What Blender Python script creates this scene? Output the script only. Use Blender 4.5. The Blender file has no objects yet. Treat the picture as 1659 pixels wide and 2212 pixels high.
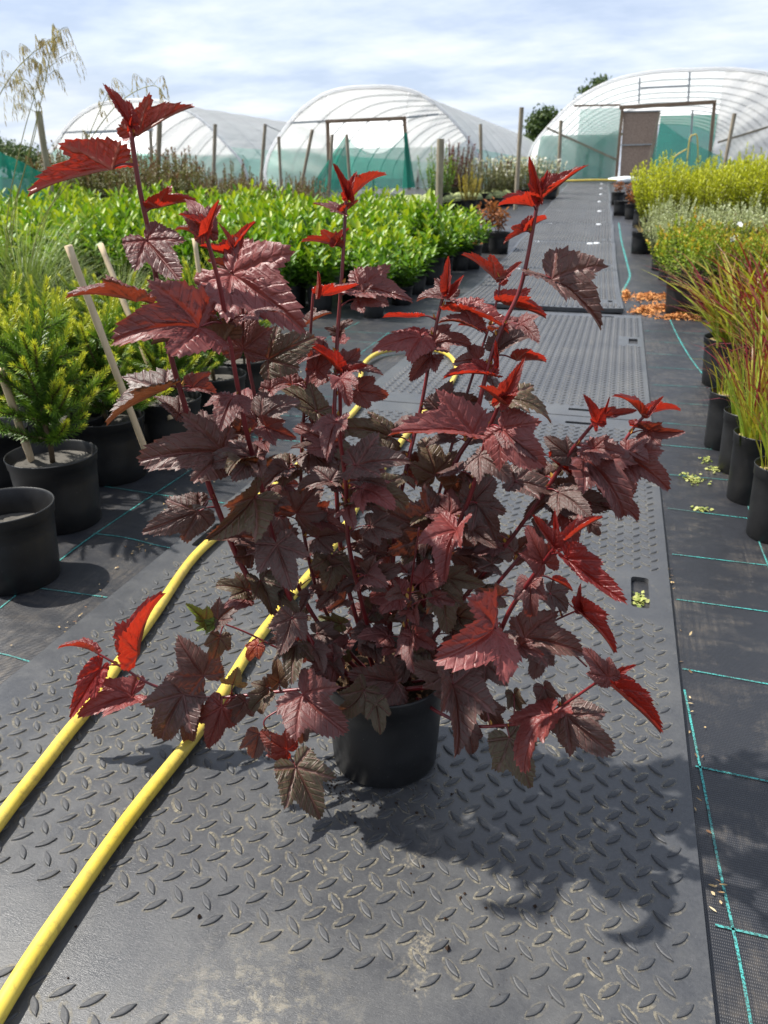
import bpy, math, random
import numpy as np
from mathutils import Vector, Matrix

R = math.radians
sc = bpy.context.scene
COL = sc.collection
rng = np.random.default_rng(7)
random.seed(11)

# ---------------------------------------------------------------- camera
H = 0.87                       # camera height above the mats
F_PX, CX, CY = 1650.0, 829.5, 1106.0      # focal length and centre on a 1659 x 2212 sheet
PITCH, YAW = R(23.662), R(16.262)
cam_d = bpy.data.cameras.new('camera')
cam = bpy.data.objects.new('camera', cam_d)
COL.objects.link(cam)
cam.location = (0, 0, H)
cam.rotation_euler = (math.pi / 2 - PITCH, 0, YAW)
cam_d.sensor_fit = 'VERTICAL'
cam_d.sensor_height = 36.0
cam_d.lens = 36.0 * F_PX / 2212.0
cam_d.clip_start = 0.02
cam_d.clip_end = 3000
cam_d.dof.use_dof = True
cam_d.dof.focus_distance = 1.08
cam_d.dof.aperture_fstop = 9.0
sc.camera = cam

# ---------------------------------------------------------------- sky, sun, exposure
SUN_EL, SUN_AZ = R(58), R(-90)          # azimuth from +Y towards +X: the sun stands to the left
world = bpy.data.worlds.new('World')
sc.world = world
world.use_nodes = True
wn, wl = world.node_tree.nodes, world.node_tree.links
wn.clear()
w_out = wn.new('ShaderNodeOutputWorld')
w_sky = wn.new('ShaderNodeTexSky')
w_sky.sky_type = 'NISHITA'
w_sky.sun_disc = False
w_sky.sun_elevation = SUN_EL
w_sky.sun_rotation = SUN_AZ
w_bg = wn.new('ShaderNodeBackground'); w_bg.inputs[1].default_value = 0.1
w_cl = wn.new('ShaderNodeBackground'); w_cl.inputs[1].default_value = 0.88
w_tc = wn.new('ShaderNodeTexCoord')
w_sep = wn.new('ShaderNodeSeparateXYZ')
wl.new(w_tc.outputs['Generated'], w_sep.inputs[0])
w_zz = wn.new('ShaderNodeMath'); w_zz.operation = 'MAXIMUM'; w_zz.inputs[1].default_value = 0.0
wl.new(w_sep.outputs[2], w_zz.inputs[0])
w_za = wn.new('ShaderNodeMath'); w_za.operation = 'ADD'; w_za.inputs[1].default_value = 0.16
wl.new(w_zz.outputs[0], w_za.inputs[0])
w_cmb = wn.new('ShaderNodeCombineXYZ')
for k in (0, 1):
    dv = wn.new('ShaderNodeMath'); dv.operation = 'DIVIDE'
    wl.new(w_sep.outputs[k], dv.inputs[0]); wl.new(w_za.outputs[0], dv.inputs[1])
    wl.new(dv.outputs[0], w_cmb.inputs[k])
def w_noise(scale, detail, rough, dist, off):
    mp = wn.new('ShaderNodeMapping'); mp.inputs['Location'].default_value = off
    mp.inputs['Rotation'].default_value = (0, 0, 0.5)
    mp.inputs['Scale'].default_value = (1.0, 1.35, 1.0)
    wl.new(w_cmb.outputs[0], mp.inputs[0])
    n = wn.new('ShaderNodeTexNoise'); n.inputs['Scale'].default_value = scale
    n.inputs['Detail'].default_value = detail; n.inputs['Roughness'].default_value = rough
    n.inputs['Distortion'].default_value = dist
    wl.new(mp.outputs[0], n.inputs[0])
    return n
n1 = w_noise(1.5, 8, 0.58, 0.1, (3.1, 1.7, 0))
n2 = w_noise(0.42, 3, 0.5, 0.3, (8.2, -2.3, 0))
w_r1 = wn.new('ShaderNodeValToRGB')
w_r1.color_ramp.elements[0].position = 0.36; w_r1.color_ramp.elements[0].color = (0.41, 0.48, 0.62, 1)
w_r1.color_ramp.elements[1].position = 0.66; w_r1.color_ramp.elements[1].color = (0.69, 0.72, 0.76, 1)
e = w_r1.color_ramp.elements.new(0.5); e.color = (0.53, 0.59, 0.71, 1)
wl.new(n1.outputs[0], w_r1.inputs[0])
w_r2 = wn.new('ShaderNodeValToRGB')
w_r2.color_ramp.elements[0].position = 0.50; w_r2.color_ramp.elements[0].color = (0, 0, 0, 1)
w_r2.color_ramp.elements[1].position = 0.72; w_r2.color_ramp.elements[1].color = (0.6, 0.6, 0.6, 1)
wl.new(n2.outputs[0], w_r2.inputs[0])
w_mg = wn.new('ShaderNodeMixRGB'); w_mg.inputs[2].default_value = (0.37, 0.41, 0.50, 1)
wl.new(w_r2.outputs[0], w_mg.inputs[0]); wl.new(w_r1.outputs[0], w_mg.inputs[1])
wl.new(w_mg.outputs[0], w_cl.inputs[0])
wl.new(w_sky.outputs[0], w_bg.inputs[0])
w_mix = wn.new('ShaderNodeMixShader'); w_mix.inputs[0].default_value = 0.82
wl.new(w_bg.outputs[0], w_mix.inputs[1]); wl.new(w_cl.outputs[0], w_mix.inputs[2])
wl.new(w_mix.outputs[0], w_out.inputs[0])

sun_d = bpy.data.lights.new('sun', 'SUN')
sun_d.energy = 5.0
sun_d.angle = R(0.9)
sun_d.color = (1.0, 0.955, 0.88)
sun = bpy.data.objects.new('sun', sun_d)
COL.objects.link(sun)
sdir = Vector((math.sin(SUN_AZ) * math.cos(SUN_EL), math.cos(SUN_AZ) * math.cos(SUN_EL), math.sin(SUN_EL)))
sun.rotation_euler = sdir.to_track_quat('Z', 'Y').to_euler()
sun.location = sdir * 50

sc.view_settings.view_transform = 'Standard'
sc.view_settings.look = 'None'
sc.view_settings.exposure = 0.82
sc.view_settings.gamma = 1.0
sc.view_settings.use_curve_mapping = False
sc.render.engine = 'CYCLES'
sc.cycles.use_denoising = True
sc.cycles.max_bounces = 10
sc.cycles.transparent_max_bounces = 24
sc.cycles.sample_clamp_indirect = 6.0

# ---------------------------------------------------------------- geometry of the place
def zg(y):                     # the beds rise gently towards the tunnels
    if y < 8: return 0.0
    if y < 9: return 0.02 * (y - 8) ** 2
    return min(0.02 + 0.04 * (y - 9), 0.82)
_cr = np.array([math.cos(YAW), math.sin(YAW), 0.0])
_cf = np.array([-math.sin(YAW) * math.cos(PITCH), math.cos(YAW) * math.cos(PITCH), -math.sin(PITCH)])
_cu = np.array([-math.sin(YAW) * math.sin(PITCH), math.cos(YAW) * math.sin(PITCH), math.cos(PITCH)])
_fh = np.array([-math.sin(YAW), math.cos(YAW), 0.0])
def ray(px, py): return _cr * (px - CX) - _cu * (py - CY) + _cf * F_PX
def at_y(px, py, Y):           # a point seen at (px, py) that stands Y metres along the path
    d = ray(px, py); t = Y / d[1]
    return np.array([d[0] * t, Y, H + d[2] * t])
def at_s(px, py, s):           # the same, s metres ahead of the camera
    d = ray(px, py); t = s / d.dot(_fh)
    return np.array([d[0] * t, d[1] * t, H + d[2] * t])
def gp(px, py):                # on the ground
    d = ray(px, py); d = d / d[1]; y = 0.3
    while y < 80:
        if H + d[2] * y < zg(y): break
        y += 0.01
    return np.array([d[0] * y, y, zg(y)])
def to_s(p): return float(np.dot(np.array(p) , _fh))
def to_px(p):
    q = np.array(p) - np.array([0, 0, H])
    w = q.dot(_cf)
    return CX + F_PX * q.dot(_cr) / w, CY - F_PX * q.dot(_cu) / w

# ---------------------------------------------------------------- helpers
def new_obj(name, me, parent=None, loc=None):
    o = bpy.data.objects.new(name, me)
    COL.objects.link(o)
    if parent is not None: o.parent = parent
    if loc is not None: o.location = loc
    return o
def mesh(name, V, Fc, m=None, smooth=False, tint=None, uv=None):
    V = np.asarray(V, dtype=np.float32).reshape(-1, 3)
    me = bpy.data.meshes.new(name)
    if isinstance(Fc, np.ndarray):
        k = Fc.shape[1]; nf = len(Fc)
        me.vertices.add(len(V)); me.vertices.foreach_set('co', V.ravel())
        me.loops.add(nf * k); me.loops.foreach_set('vertex_index', Fc.astype(np.int32).ravel())
        me.polygons.add(nf)
        me.polygons.foreach_set('loop_start', np.arange(0, nf * k, k, dtype=np.int32))
        me.update(calc_edges=True); me.validate()
    else:
        me.from_pydata([tuple(v) for v in V.tolist()], [], Fc)
        me.update()
    if m is not None:
        for mm in (m if isinstance(m, (list, tuple)) else [m]): me.materials.append(mm)
    if smooth: me.polygons.foreach_set('use_smooth', np.ones(len(me.polygons), dtype=bool))
    if tint is not None:
        a = me.attributes.new('tint', 'FLOAT', 'FACE')
        a.data.foreach_set('value', np.asarray(tint, dtype=np.float32))
    if uv is not None:
        l = me.uv_layers.new(name='UVMap')
        l.data.foreach_set('uv', np.asarray(uv, dtype=np.float32).ravel())
    return me
class MB:                      # collects simple solids into one mesh
    def __init__(s): s.v = []; s.f = []
    def add(s, V, Fc):
        b = len(s.v); s.v += [tuple(map(float, p)) for p in V]
        s.f += [tuple(int(i) + b for i in q) for q in Fc]; return s
    def box(s, c, d, M=None):
        V = [(x * d[0] / 2, y * d[1] / 2, z * d[2] / 2) for z in (-1, 1) for y in (-1, 1) for x in (-1, 1)]
        if M is not None: V = [tuple(M @ Vector(p)) for p in V]
        V = [(p[0] + c[0], p[1] + c[1], p[2] + c[2]) for p in V]
        return s.add(V, [(0, 2, 3, 1), (4, 5, 7, 6), (0, 1, 5, 4), (2, 6, 7, 3), (0, 4, 6, 2), (1, 3, 7, 5)])
    def beam(s, a, b, w, t):
        a, b = Vector(a), Vector(b); d = b - a
        M = d.to_track_quat('Z', 'Y').to_matrix()
        return s.box((a + b) / 2, (w, t, d.length), M)
    def tube(s, pts, rad, n=8, cap=True):
        V, Fc = tube(pts, rad, n, cap); return s.add(V, Fc)
    def obj(s, name, m, parent=None, smooth=False):
        return new_obj(name, mesh(name, s.v, s.f, m, smooth), parent)
def tube(pts, rad, n=8, cap=True):
    P = [Vector(p) for p in pts]; k = len(P)
    if not hasattr(rad, '__len__'): rad = [rad] * k
    V, Fc = [], []
    t0 = (P[1] - P[0]).normalized()
    nrm = t0.orthogonal().normalized()
    for i in range(k):
        t = (P[min(i + 1, k - 1)] - P[max(i - 1, 0)]).normalized()
        nrm = (nrm - t * nrm.dot(t)).normalized()
        bn = t.cross(nrm)
        for j in range(n):
            a = 2 * math.pi * j / n
            V.append(P[i] + (nrm * math.cos(a) + bn * math.sin(a)) * rad[i])
    for i in range(k - 1):
        for j in range(n):
            Fc.append((i * n + j, i * n + (j + 1) % n, (i + 1) * n + (j + 1) % n, (i + 1) * n + j))
    if cap:
        Fc.append(tuple(range(n - 1, -1, -1))); Fc.append(tuple((k - 1) * n + j for j in range(n)))
    return V, Fc
def spline(P, n):              # Catmull-Rom through points
    P = [np.array(p, float) for p in P]
    P = [2 * P[0] - P[1]] + P + [2 * P[-1] - P[-2]]
    out = []
    for i in range(1, len(P) - 2):
        for k in range(n):
            t = k / n; a, b, c, d = P[i - 1], P[i], P[i + 1], P[i + 2]
            out.append(0.5 * ((2 * b) + (c - a) * t + (2 * a - 5 * b + 4 * c - d) * t * t + (3 * b - a - 3 * c + d) * t ** 3))
    out.append(P[-2]); return out
def lathe(prof, n=40):
    V, Fc = [], []
    for r, z in prof:
        for j in range(n):
            a = 2 * math.pi * j / n; V.append((r * math.cos(a), r * math.sin(a), z))
    for i in range(len(prof) - 1):
        for j in range(n):
            Fc.append((i * n + j, i * n + (j + 1) % n, (i + 1) * n + (j + 1) % n, (i + 1) * n + j))
    return V, Fc
def norm(a): return a / np.maximum(np.linalg.norm(a, axis=-1, keepdims=True), 1e-9)
def leaf_quads(B, D, N, L, W, fold=0.25, bend=0.0):
    """many small folded leaves: base, direction, normal, length, width -> verts, quads"""
    B = np.asarray(B, float); D = norm(np.asarray(D, float)); n = len(B)
    L = np.broadcast_to(np.asarray(L, float), (n,))[:, None]; W = np.broadcast_to(np.asarray(W, float), (n,))[:, None]
    N = np.asarray(N, float); N = norm(N - D * (N * D).sum(1, keepdims=True)); S = np.cross(D, N)
    up = N * (W * fold)
    tip = B + D * L - N * (L * bend)
    pts = [B, B + D * L * .35 + S * W * .5 + up, B + D * L * .72 + S * W * .38 + up * .8 - N * (L * bend * .4), tip,
           B + D * L * .72 - S * W * .38 + up * .8 - N * (L * bend * .4), B + D * L * .35 - S * W * .5 + up]
    V = np.stack(pts, 1).reshape(-1, 3)
    b = np.arange(n) * 6
    Fq = np.stack([np.stack([b, b + 1, b + 2, b + 3], 1), np.stack([b, b + 3, b + 4, b + 5], 1)], 1).reshape(-1, 4)
    return V, Fq
def thing(name, label, cat, loc=(0, 0, 0), group=None, rz=0.0):
    o = bpy.data.objects.new(name, None); COL.objects.link(o)
    o.empty_display_size = 0.1
    o.location = loc; o.rotation_euler = (0, 0, rz)
    return tag(o, label, cat, group)
def tag(o, label, cat, group=None):
    o['label'] = label; o['category'] = cat
    if group: o['group'] = group
    return o
def kind(o, k='structure', label=None):
    o['kind'] = k
    if label: o['label'] = label
    return o

# ---------------------------------------------------------------- materials
class NT:
    def __init__(s, name):
        s.m = bpy.data.materials.new(name); s.m.use_nodes = True
        s.n, s.l = s.m.node_tree.nodes, s.m.node_tree.links
        s.n.clear(); s.out = s.n.new('ShaderNodeOutputMaterial')
    def node(s, t, **kw):
        x = s.n.new(t)
        for k, v in kw.items(): setattr(x, k, v)
        return x
    def link(s, a, b): s.l.new(a, b)
    def val(s, sock, v):
        if hasattr(v, 'links') or isinstance(v, bpy.types.NodeSocket): s.l.new(v, sock)
        else: sock.default_value = v
    def math(s, op, a, b=None, c=None):
        x = s.node('ShaderNodeMath', operation=op); s.val(x.inputs[0], a)
        if b is not None: s.val(x.inputs[1], b)
        if c is not None: s.val(x.inputs[2], c)
        return x.outputs[0]
    def coord(s, which='Object', scale=(1, 1, 1), rot=(0, 0, 0)):
        tc = s.node('ShaderNodeTexCoord'); mp = s.node('ShaderNodeMapping')
        mp.inputs['Scale'].default_value = scale; mp.inputs['Rotation'].default_value = rot
        s.link(tc.outputs[which], mp.inputs[0]); return mp.outputs[0]
    def pos(s, scale=(1, 1, 1)):
        g = s.node('ShaderNodeNewGeometry'); mp = s.node('ShaderNodeMapping')
        mp.inputs['Scale'].default_value = scale
        s.link(g.outputs['Position'], mp.inputs[0]); return mp.outputs[0]
    def noise(s, v, scale, detail=4, rough=.55, dist=0.0):
        x = s.node('ShaderNodeTexNoise'); s.link(v, x.inputs[0])
        x.inputs['Scale'].default_value = scale; x.inputs['Detail'].default_value = detail
        x.inputs['Roughness'].default_value = rough; x.inputs['Distortion'].default_value = dist
        return x.outputs[0]
    def ramp(s, f, *stops):
        x = s.node('ShaderNodeValToRGB'); s.link(f, x.inputs[0]); r = x.color_ramp
        while len(r.elements) < len(stops): r.elements.new(.5)
        for el, (p, c) in zip(r.elements, stops):
            el.position = p; el.color = (*c, 1) if hasattr(c, '__len__') else (c, c, c, 1)
        return x.outputs[0]
    def mix(s, f, a, b, mode='MIX'):
        x = s.node('ShaderNodeMixRGB', blend_type=mode); s.val(x.inputs[0], f)
        for k, v in ((1, a), (2, b)):
            s.val(x.inputs[k], v if isinstance(v, bpy.types.NodeSocket) else (*v, 1))
        return x.outputs[0]
    def bump(s, h, strength=.3, dist=.01, nrm=None):
        x = s.node('ShaderNodeBump'); x.inputs['Strength'].default_value = strength
        x.inputs['Distance'].default_value = dist; s.link(h, x.inputs['Height'])
        if nrm is not None: s.link(nrm, x.inputs['Normal'])
        return x.outputs[0]
    def pbr(s, col, rough=.5, metal=0.0, spec=.5, bump=None, coat=0.0, sheen=0.0):
        x = s.node('ShaderNodeBsdfPrincipled')
        s.val(x.inputs['Base Color'], col if isinstance(col, bpy.types.NodeSocket) else (*col, 1))
        s.val(x.inputs['Roughness'], rough); s.val(x.inputs['Metallic'], metal)
        s.val(x.inputs['Specular IOR Level'], spec); s.val(x.inputs['Coat Weight'], coat)
        if sheen:
            x.inputs['Sheen Weight'].default_value = sheen; x.inputs['Sheen Roughness'].default_value = .35
            x.inputs['Sheen Tint'].default_value = (.88, .92, 1.0, 1)
        if bump is not None: s.link(bump, x.inputs['Normal'])
        return x.outputs[0]
    def trans(s, col):
        x = s.node('ShaderNodeBsdfTranslucent')
        s.val(x.inputs[0], col if isinstance(col, bpy.types.NodeSocket) else (*col, 1)); return x.outputs[0]
    def clear(s): return s.node('ShaderNodeBsdfTransparent').outputs[0]
    def mixs(s, f, a, b):
        x = s.node('ShaderNodeMixShader'); s.val(x.inputs[0], f); s.link(a, x.inputs[1]); s.link(b, x.inputs[2]); return x.outputs[0]
    def attr(s, name):
        x = s.node('ShaderNodeAttribute'); x.attribute_name = name; return x.outputs['Fac']
    def done(s, sh): s.link(sh, s.out.inputs[0]); return s.m

def m_simple(name, c1, c2=None, scale=20, rough=.5, spec=.5, bump=0.0, bscale=None, dist=.003):
    t = NT(name); v = t.coord()
    c2 = c2 or tuple(x * 1.3 for x in c1)
    n = t.noise(v, scale)
    b = t.bump(t.noise(v, bscale or scale * 4), bump, dist) if bump else None
    return t.done(t.pbr(t.ramp(n, (.3, c1), (.7, c2)), rough, spec=spec, bump=b))
def m_foliage(name, dark, light, tip, rough=.45, tr=.35, spec=.4):
    t = NT(name); a = t.attr('tint')
    col = t.ramp(a, (0.0, dark), (.55, light), (1.0, tip))
    p = t.pbr(col, rough, spec=spec)
    tc = t.mix(.5, col, t.mix(1.0, col, (1.0, 1.0, .25), 'MULTIPLY'))
    return t.done(t.mixs(tr, p, t.trans(tc)))

def mat_plastic(name='mat_plastic', lug=False):             # black recycled-plastic ground mat with dust, scuffs and stains
    t = NT(name); v = t.pos()
    big = t.noise(v, 2.2, 5, .6, .4); med = t.noise(v, 14, 6, .65, .5); fine = t.noise(v, 160, 4, .7)
    base = t.ramp(fine, (.3, (.030, .0315, .0345)), (.75, (.052, .0535, .057)))
    g = t.ramp(t.math('ADD', t.math('MULTIPLY', big, .75), t.math('MULTIPLY', med, .35)), (.50, 0.0), (.80, .50))
    c1 = t.mix(g, base, (.125, .122, .112))
    st = t.ramp(t.noise(v, 5.0, 8, .72, 1.2), (.60, 0.0), (.70, .55))
    spk = t.ramp(t.noise(v, 420, 2, .6), (.70, 0.0), (.78, .8))
    c2 = t.mix(t.math('MULTIPLY', st, t.ramp(fine, (.45, 0.0), (.6, 1.0))), c1, (.33, .28, .19))
    dn = t.node('ShaderNodeVectorMath', operation='DISTANCE'); t.link(v, dn.inputs[0]); dn.inputs[1].default_value = (-.30, .46, 0)
    patch = t.math('MULTIPLY', t.ramp(dn.outputs['Value'], (.02, 1.0), (.16, 0.0)), t.ramp(t.noise(v, 45, 10, .8, .35), (.49, 0.0), (.60, .55)))
    c2 = t.mix(patch, c2, (.30, .26, .18))
    c3 = t.mix(t.math('MULTIPLY', spk, .35), c2, (.42, .40, .36))
    vs = t.pos((1, 9, 1)); scr = t.noise(vs, 60, 6, .75, 2.2)
    rgh = t.ramp(med, (.3, .27), (.7, .44))
    if lug: rgh = t.ramp(med, (.3, .46), (.7, .6)); c3 = t.mix(.35, c3, (.026, .028, .033))
    b = t.bump(t.noise(v, 420, 3, .6), .22, .0010, t.bump(scr, .25, .002, t.bump(t.noise(v, 3.0, 2), .25, .02)))
    return t.done(t.pbr(c3, rgh, spec=.45 if lug else .6, bump=b, sheen=.22))
def mat_dust():
    t = NT('dust'); v = t.pos()
    n = t.noise(v, 130, 5, .7); n2 = t.noise(v, 9, 4, .6)
    a = t.math('MULTIPLY', t.ramp(n, (.40, 0.0), (.62, .85)), t.ramp(n2, (.38, .05), (.62, .75)))
    d = t.pbr(t.ramp(n, (.3, (.20, .175, .12)), (.7, (.32, .285, .21))), .9, spec=.1)
    return t.done(t.mixs(a, t.clear(), d))
def mat_fabric():              # woven weed-control fabric
    t = NT('weed_fabric'); v = t.pos()
    w1 = t.node('ShaderNodeTexWave', wave_type='BANDS', bands_direction='X'); w1.inputs['Scale'].default_value = 130
    w2 = t.node('ShaderNodeTexWave', wave_type='BANDS', bands_direction='Y'); w2.inputs['Scale'].default_value = 70
    for w in (w1, w2): t.link(v, w.inputs[0]); w.inputs['Distortion'].default_value = 1.5; w.inputs['Detail'].default_value = 2
    weave = t.math('MULTIPLY', w1.outputs['Fac'], w2.outputs['Fac'])
    big = t.noise(t.pos((1.0, .8, 1)), 2.2, 6, .68, .4); med = t.noise(t.pos((1.2, 2.6, 1)), 8, 9, .78, .3)
    streak = t.noise(t.pos((60, 3, 1)), 2.0, 4, .7)
    base = t.ramp(weave, (.1, (.006, .0065, .009)), (.9, (.024, .026, .032)))
    g = t.math('MULTIPLY', t.ramp(t.math('ADD', t.math('MULTIPLY', big, .6), t.math('MULTIPLY', med, .5)), (.52, 0.0), (.74, 1.0)),
               t.ramp(streak, (.36, .05), (.66, 1.0)))
    c = t.mix(t.math('MULTIPLY', g, .55), base, t.ramp(med, (.4, (.16, .15, .135)), (.75, (.26, .20, .13))))
    b = t.bump(weave, .35, .002, t.bump(t.noise(v, 4, 3), .5, .03))
    return t.done(t.pbr(c, .42, spec=.55, bump=b, sheen=.08))
def mat_film(name, col, clear, wr=1.0, stretch=(1, 1, 1)):
    t = NT(name); v = t.pos(stretch)
    n = t.noise(v, 1.6, 4, .6, .8)
    b = t.bump(n, .45 * wr, .2)
    c = t.ramp(t.noise(t.pos(), .8, 4), (.3, tuple(x * .9 for x in col)), (.7, col))
    p = t.mixs(.70, t.pbr(c, .28, spec=.6, bump=b), t.trans(c))
    return t.done(t.mixs(clear, p, t.clear()))
def mat_net(name, col, clear):
    t = NT(name); n = t.noise(t.pos(), 1.2, 3)
    c = t.ramp(n, (.3, col), (.7, tuple(x * 1.25 for x in col)))
    p = t.mixs(.4, t.pbr(c, .7, spec=.2), t.trans(c))
    return t.done(t.mixs(clear, p, t.clear()))
def mat_ninebark():            # two-sided leaf: glossy purple above, warm and translucent below
    t = NT('ninebark_leaf')
    oi = t.node('ShaderNodeObjectInfo'); col, young = oi.outputs['Color'], oi.outputs['Alpha']
    uvn = t.node('ShaderNodeUVMap'); uvn.uv_map = 'UVMap'
    sp = t.node('ShaderNodeSeparateXYZ'); t.link(uvn.outputs[0], sp.inputs[0])
    a, b = sp.outputs[0], sp.outputs[1]
    ab = t.math('ABSOLUTE', b)
    ch = t.math('FRACT', t.math('DIVIDE', t.math('SUBTRACT', a, t.math('MULTIPLY', ab, .8)), .115))
    side = t.math('SUBTRACT', 1.0, t.math('MULTIPLY', t.math('ABSOLUTE', t.math('SUBTRACT', ch, .5)), 2.0))   # 0 on a side vein
    side = t.math('SUBTRACT', 1.0, side)
    sv = t.ramp(side, (.70, 0.0), (.92, 1.0))
    mv = t.ramp(ab, (.012, 1.0), (.032, 0.0))
    vein = t.math('MAXIMUM', t.math('MULTIPLY', sv, .8), mv)
    v = t.coord('UV', (1, 1, 1)); n = t.noise(v, 9, 5, .65); fine = t.noise(v, 55, 3, .7)
    top0 = t.mix(t.ramp(n, (.3, 0.0), (.7, .55)), col, t.mix(1.0, col, (.62, .85, .75), 'MULTIPLY'))
    top = t.mix(t.math('MULTIPLY', vein, .6), top0, t.mix(young, (.15, .065, .058), (.36, .06, .05)))
    rad = t.math('SQRT', t.math('ADD', t.math('MULTIPLY', a, a), t.math('MULTIPLY', b, b)))
    base_red = t.math('MULTIPLY', t.ramp(rad, (.02, 1.0), (.50, 0.0)), t.ramp(young, (.15, 0.0), (.7, .5)))  # redder pigment towards the petiole, stronger in young leaves
    top = t.mix(base_red, top, (.27, .026, .024))
    und0 = t.mix(young, (.075, .040, .017), (.24, .030, .014))
    und = t.mix(t.math('MULTIPLY', vein, .6), und0, t.mix(young, (.14, .08, .04), (.34, .12, .07)))
    geo = t.node('ShaderNodeNewGeometry'); back = geo.outputs['Backfacing']
    c = t.mix(back, top, und)
    bmp = t.bump(t.math('ADD', t.math('MULTIPLY', fine, .6), t.math('MULTIPLY', vein, -1.2)), .5, .0018)
    rough = t.ramp(young, (0.0, .46), (1.0, .36))
    p = t.pbr(c, rough, spec=.52, bump=bmp)
    tc = t.mix(young, (.16, .050, .016), (.56, .030, .012))
    tc = t.mix(t.math('MULTIPLY', vein, .5), tc, t.mix(1.0, tc, (.45, .35, .35), 'MULTIPLY'))
    f = t.ramp(young, (0.0, .20), (1.0, .40))
    return t.done(t.mixs(f, p, t.trans(tc)))
def mat_stem():
    t = NT('red_stem'); v = t.coord(); n = t.noise(t.pos((1, 1, .3)), 60, 4)
    return t.done(t.pbr(t.ramp(n, (.3, (.075, .008, .010)), (.72, (.20, .018, .020))), .34, spec=.5))
def mat_wood(name, c1, c2):
    t = NT(name); v = t.coord('Object', (6, 6, .7)); n = t.noise(v, 9, 6, .65, .6)
    g = t.noise(t.coord(), 3, 4)
    c = t.mix(t.ramp(g, (.35, 0.0), (.7, .5)), t.ramp(n, (.3, c1), (.7, c2)), tuple(x * .7 for x in c1))
    return t.done(t.pbr(c, .8, spec=.2, bump=t.bump(n, .4, .004)))
def mat_hose():
    t = NT('yellow_hose'); v = t.pos(); n = t.noise(v, 6, 5); f = t.noise(v, 70, 5, .7, .6)
    c = t.ramp(n, (.3, (.56, .40, .035)), (.7, (.64, .50, .09)))
    c = t.mix(t.ramp(f, (.50, 0.0), (.66, .6)), c, (.27, .18, .05))
    c = t.mix(t.ramp(t.noise(v, 3.5, 6, .7, .8), (.47, 0.0), (.66, .5)), c, (.32, .24, .09))
    return t.done(t.pbr(c, .42, spec=.4, bump=t.bump(f, .1, .002)))

MAT = mat_plastic(); MAT_LUG = mat_plastic('mat_lug', True); DUST = mat_dust(); FABRIC = mat_fabric()
LEAF = mat_ninebark(); STEM = mat_stem(); HOSE = mat_hose()
def mat_pot():
    t = NT('black_pot'); v = t.pos(); n = t.noise(v, 9, 5, .6); s = t.noise(v, 260, 2, .6)
    c = t.ramp(n, (.35, (.007, .0072, .008)), (.75, (.018, .0185, .0195)))
    c = t.mix(t.ramp(s, (.70, 0.0), (.76, .35)), c, (.22, .21, .19))
    dz = t.ramp(t.noise(t.pos((1, 1, .5)), 5, 4, .6), (.55, 0.0), (.75, .16))
    c = t.mix(dz, c, (.09, .082, .07))
    return t.done(t.pbr(c, t.ramp(n, (.3, .38), (.7, .55)), spec=.45, bump=t.bump(t.noise(v, 60, 3), .08, .002)))
POT = mat_pot()
SOIL = m_simple('potting_soil', (.018, .012, .008), (.075, .048, .028), 60, .95, .1, .8, 120, .006)
SILT = m_simple('silty_soil', (.05, .047, .042), (.13, .12, .105), 22, .9, .15, .5, 90, .003)
def mat_thread():
    t = NT('teal_thread'); v = t.pos(); n = t.noise(v, 420, 2, .5); g = t.noise(v, 9, 5, .6)
    c = t.ramp(n, (.42, (.012, .06, .058)), (.52, (.055, .31, .29)))
    c = t.mix(t.ramp(g, (.45, 0.0), (.65, .75)), c, (.06, .065, .06))
    return t.done(t.pbr(c, .6, spec=.3))
TEAL = mat_thread()
POST = mat_wood('weathered_post', (.20, .165, .115), (.40, .345, .26))
CANE = mat_wood('bamboo_cane', (.42, .32, .20), (.62, .50, .34))
BOARD = m_simple('chipboard', (.22, .155, .12), (.44, .33, .26), 26, .85, .15, .3, 80, .004)
TIMBER = mat_wood('sawn_timber', (.20, .13, .085), (.36, .25, .17))
STEEL = m_simple('galvanised_tube', (.30, .32, .33), (.42, .44, .45), 8, .4, .5)
FILM = mat_film('tunnel_film', (.88, .885, .89), .04, 1.0, (1, .25, 1))
FILM_END = mat_film('tunnel_end_film', (.78, .765, .73), .30, 1.0, (1, 1, .35))
FILM_CLEAR = mat_film('clear_end_film', (.80, .86, .84), .50, .8, (1, 1, .35))
FILM_GREEN = mat_film('green_tinted_film', (.40, .66, .58), .12, .8, (1, .25, 1))
NET = mat_net('green_netting', (.010, .22, .155), .20)
NET_THIN = mat_net('thin_green_netting', (.02, .30, .22), .40)
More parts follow.
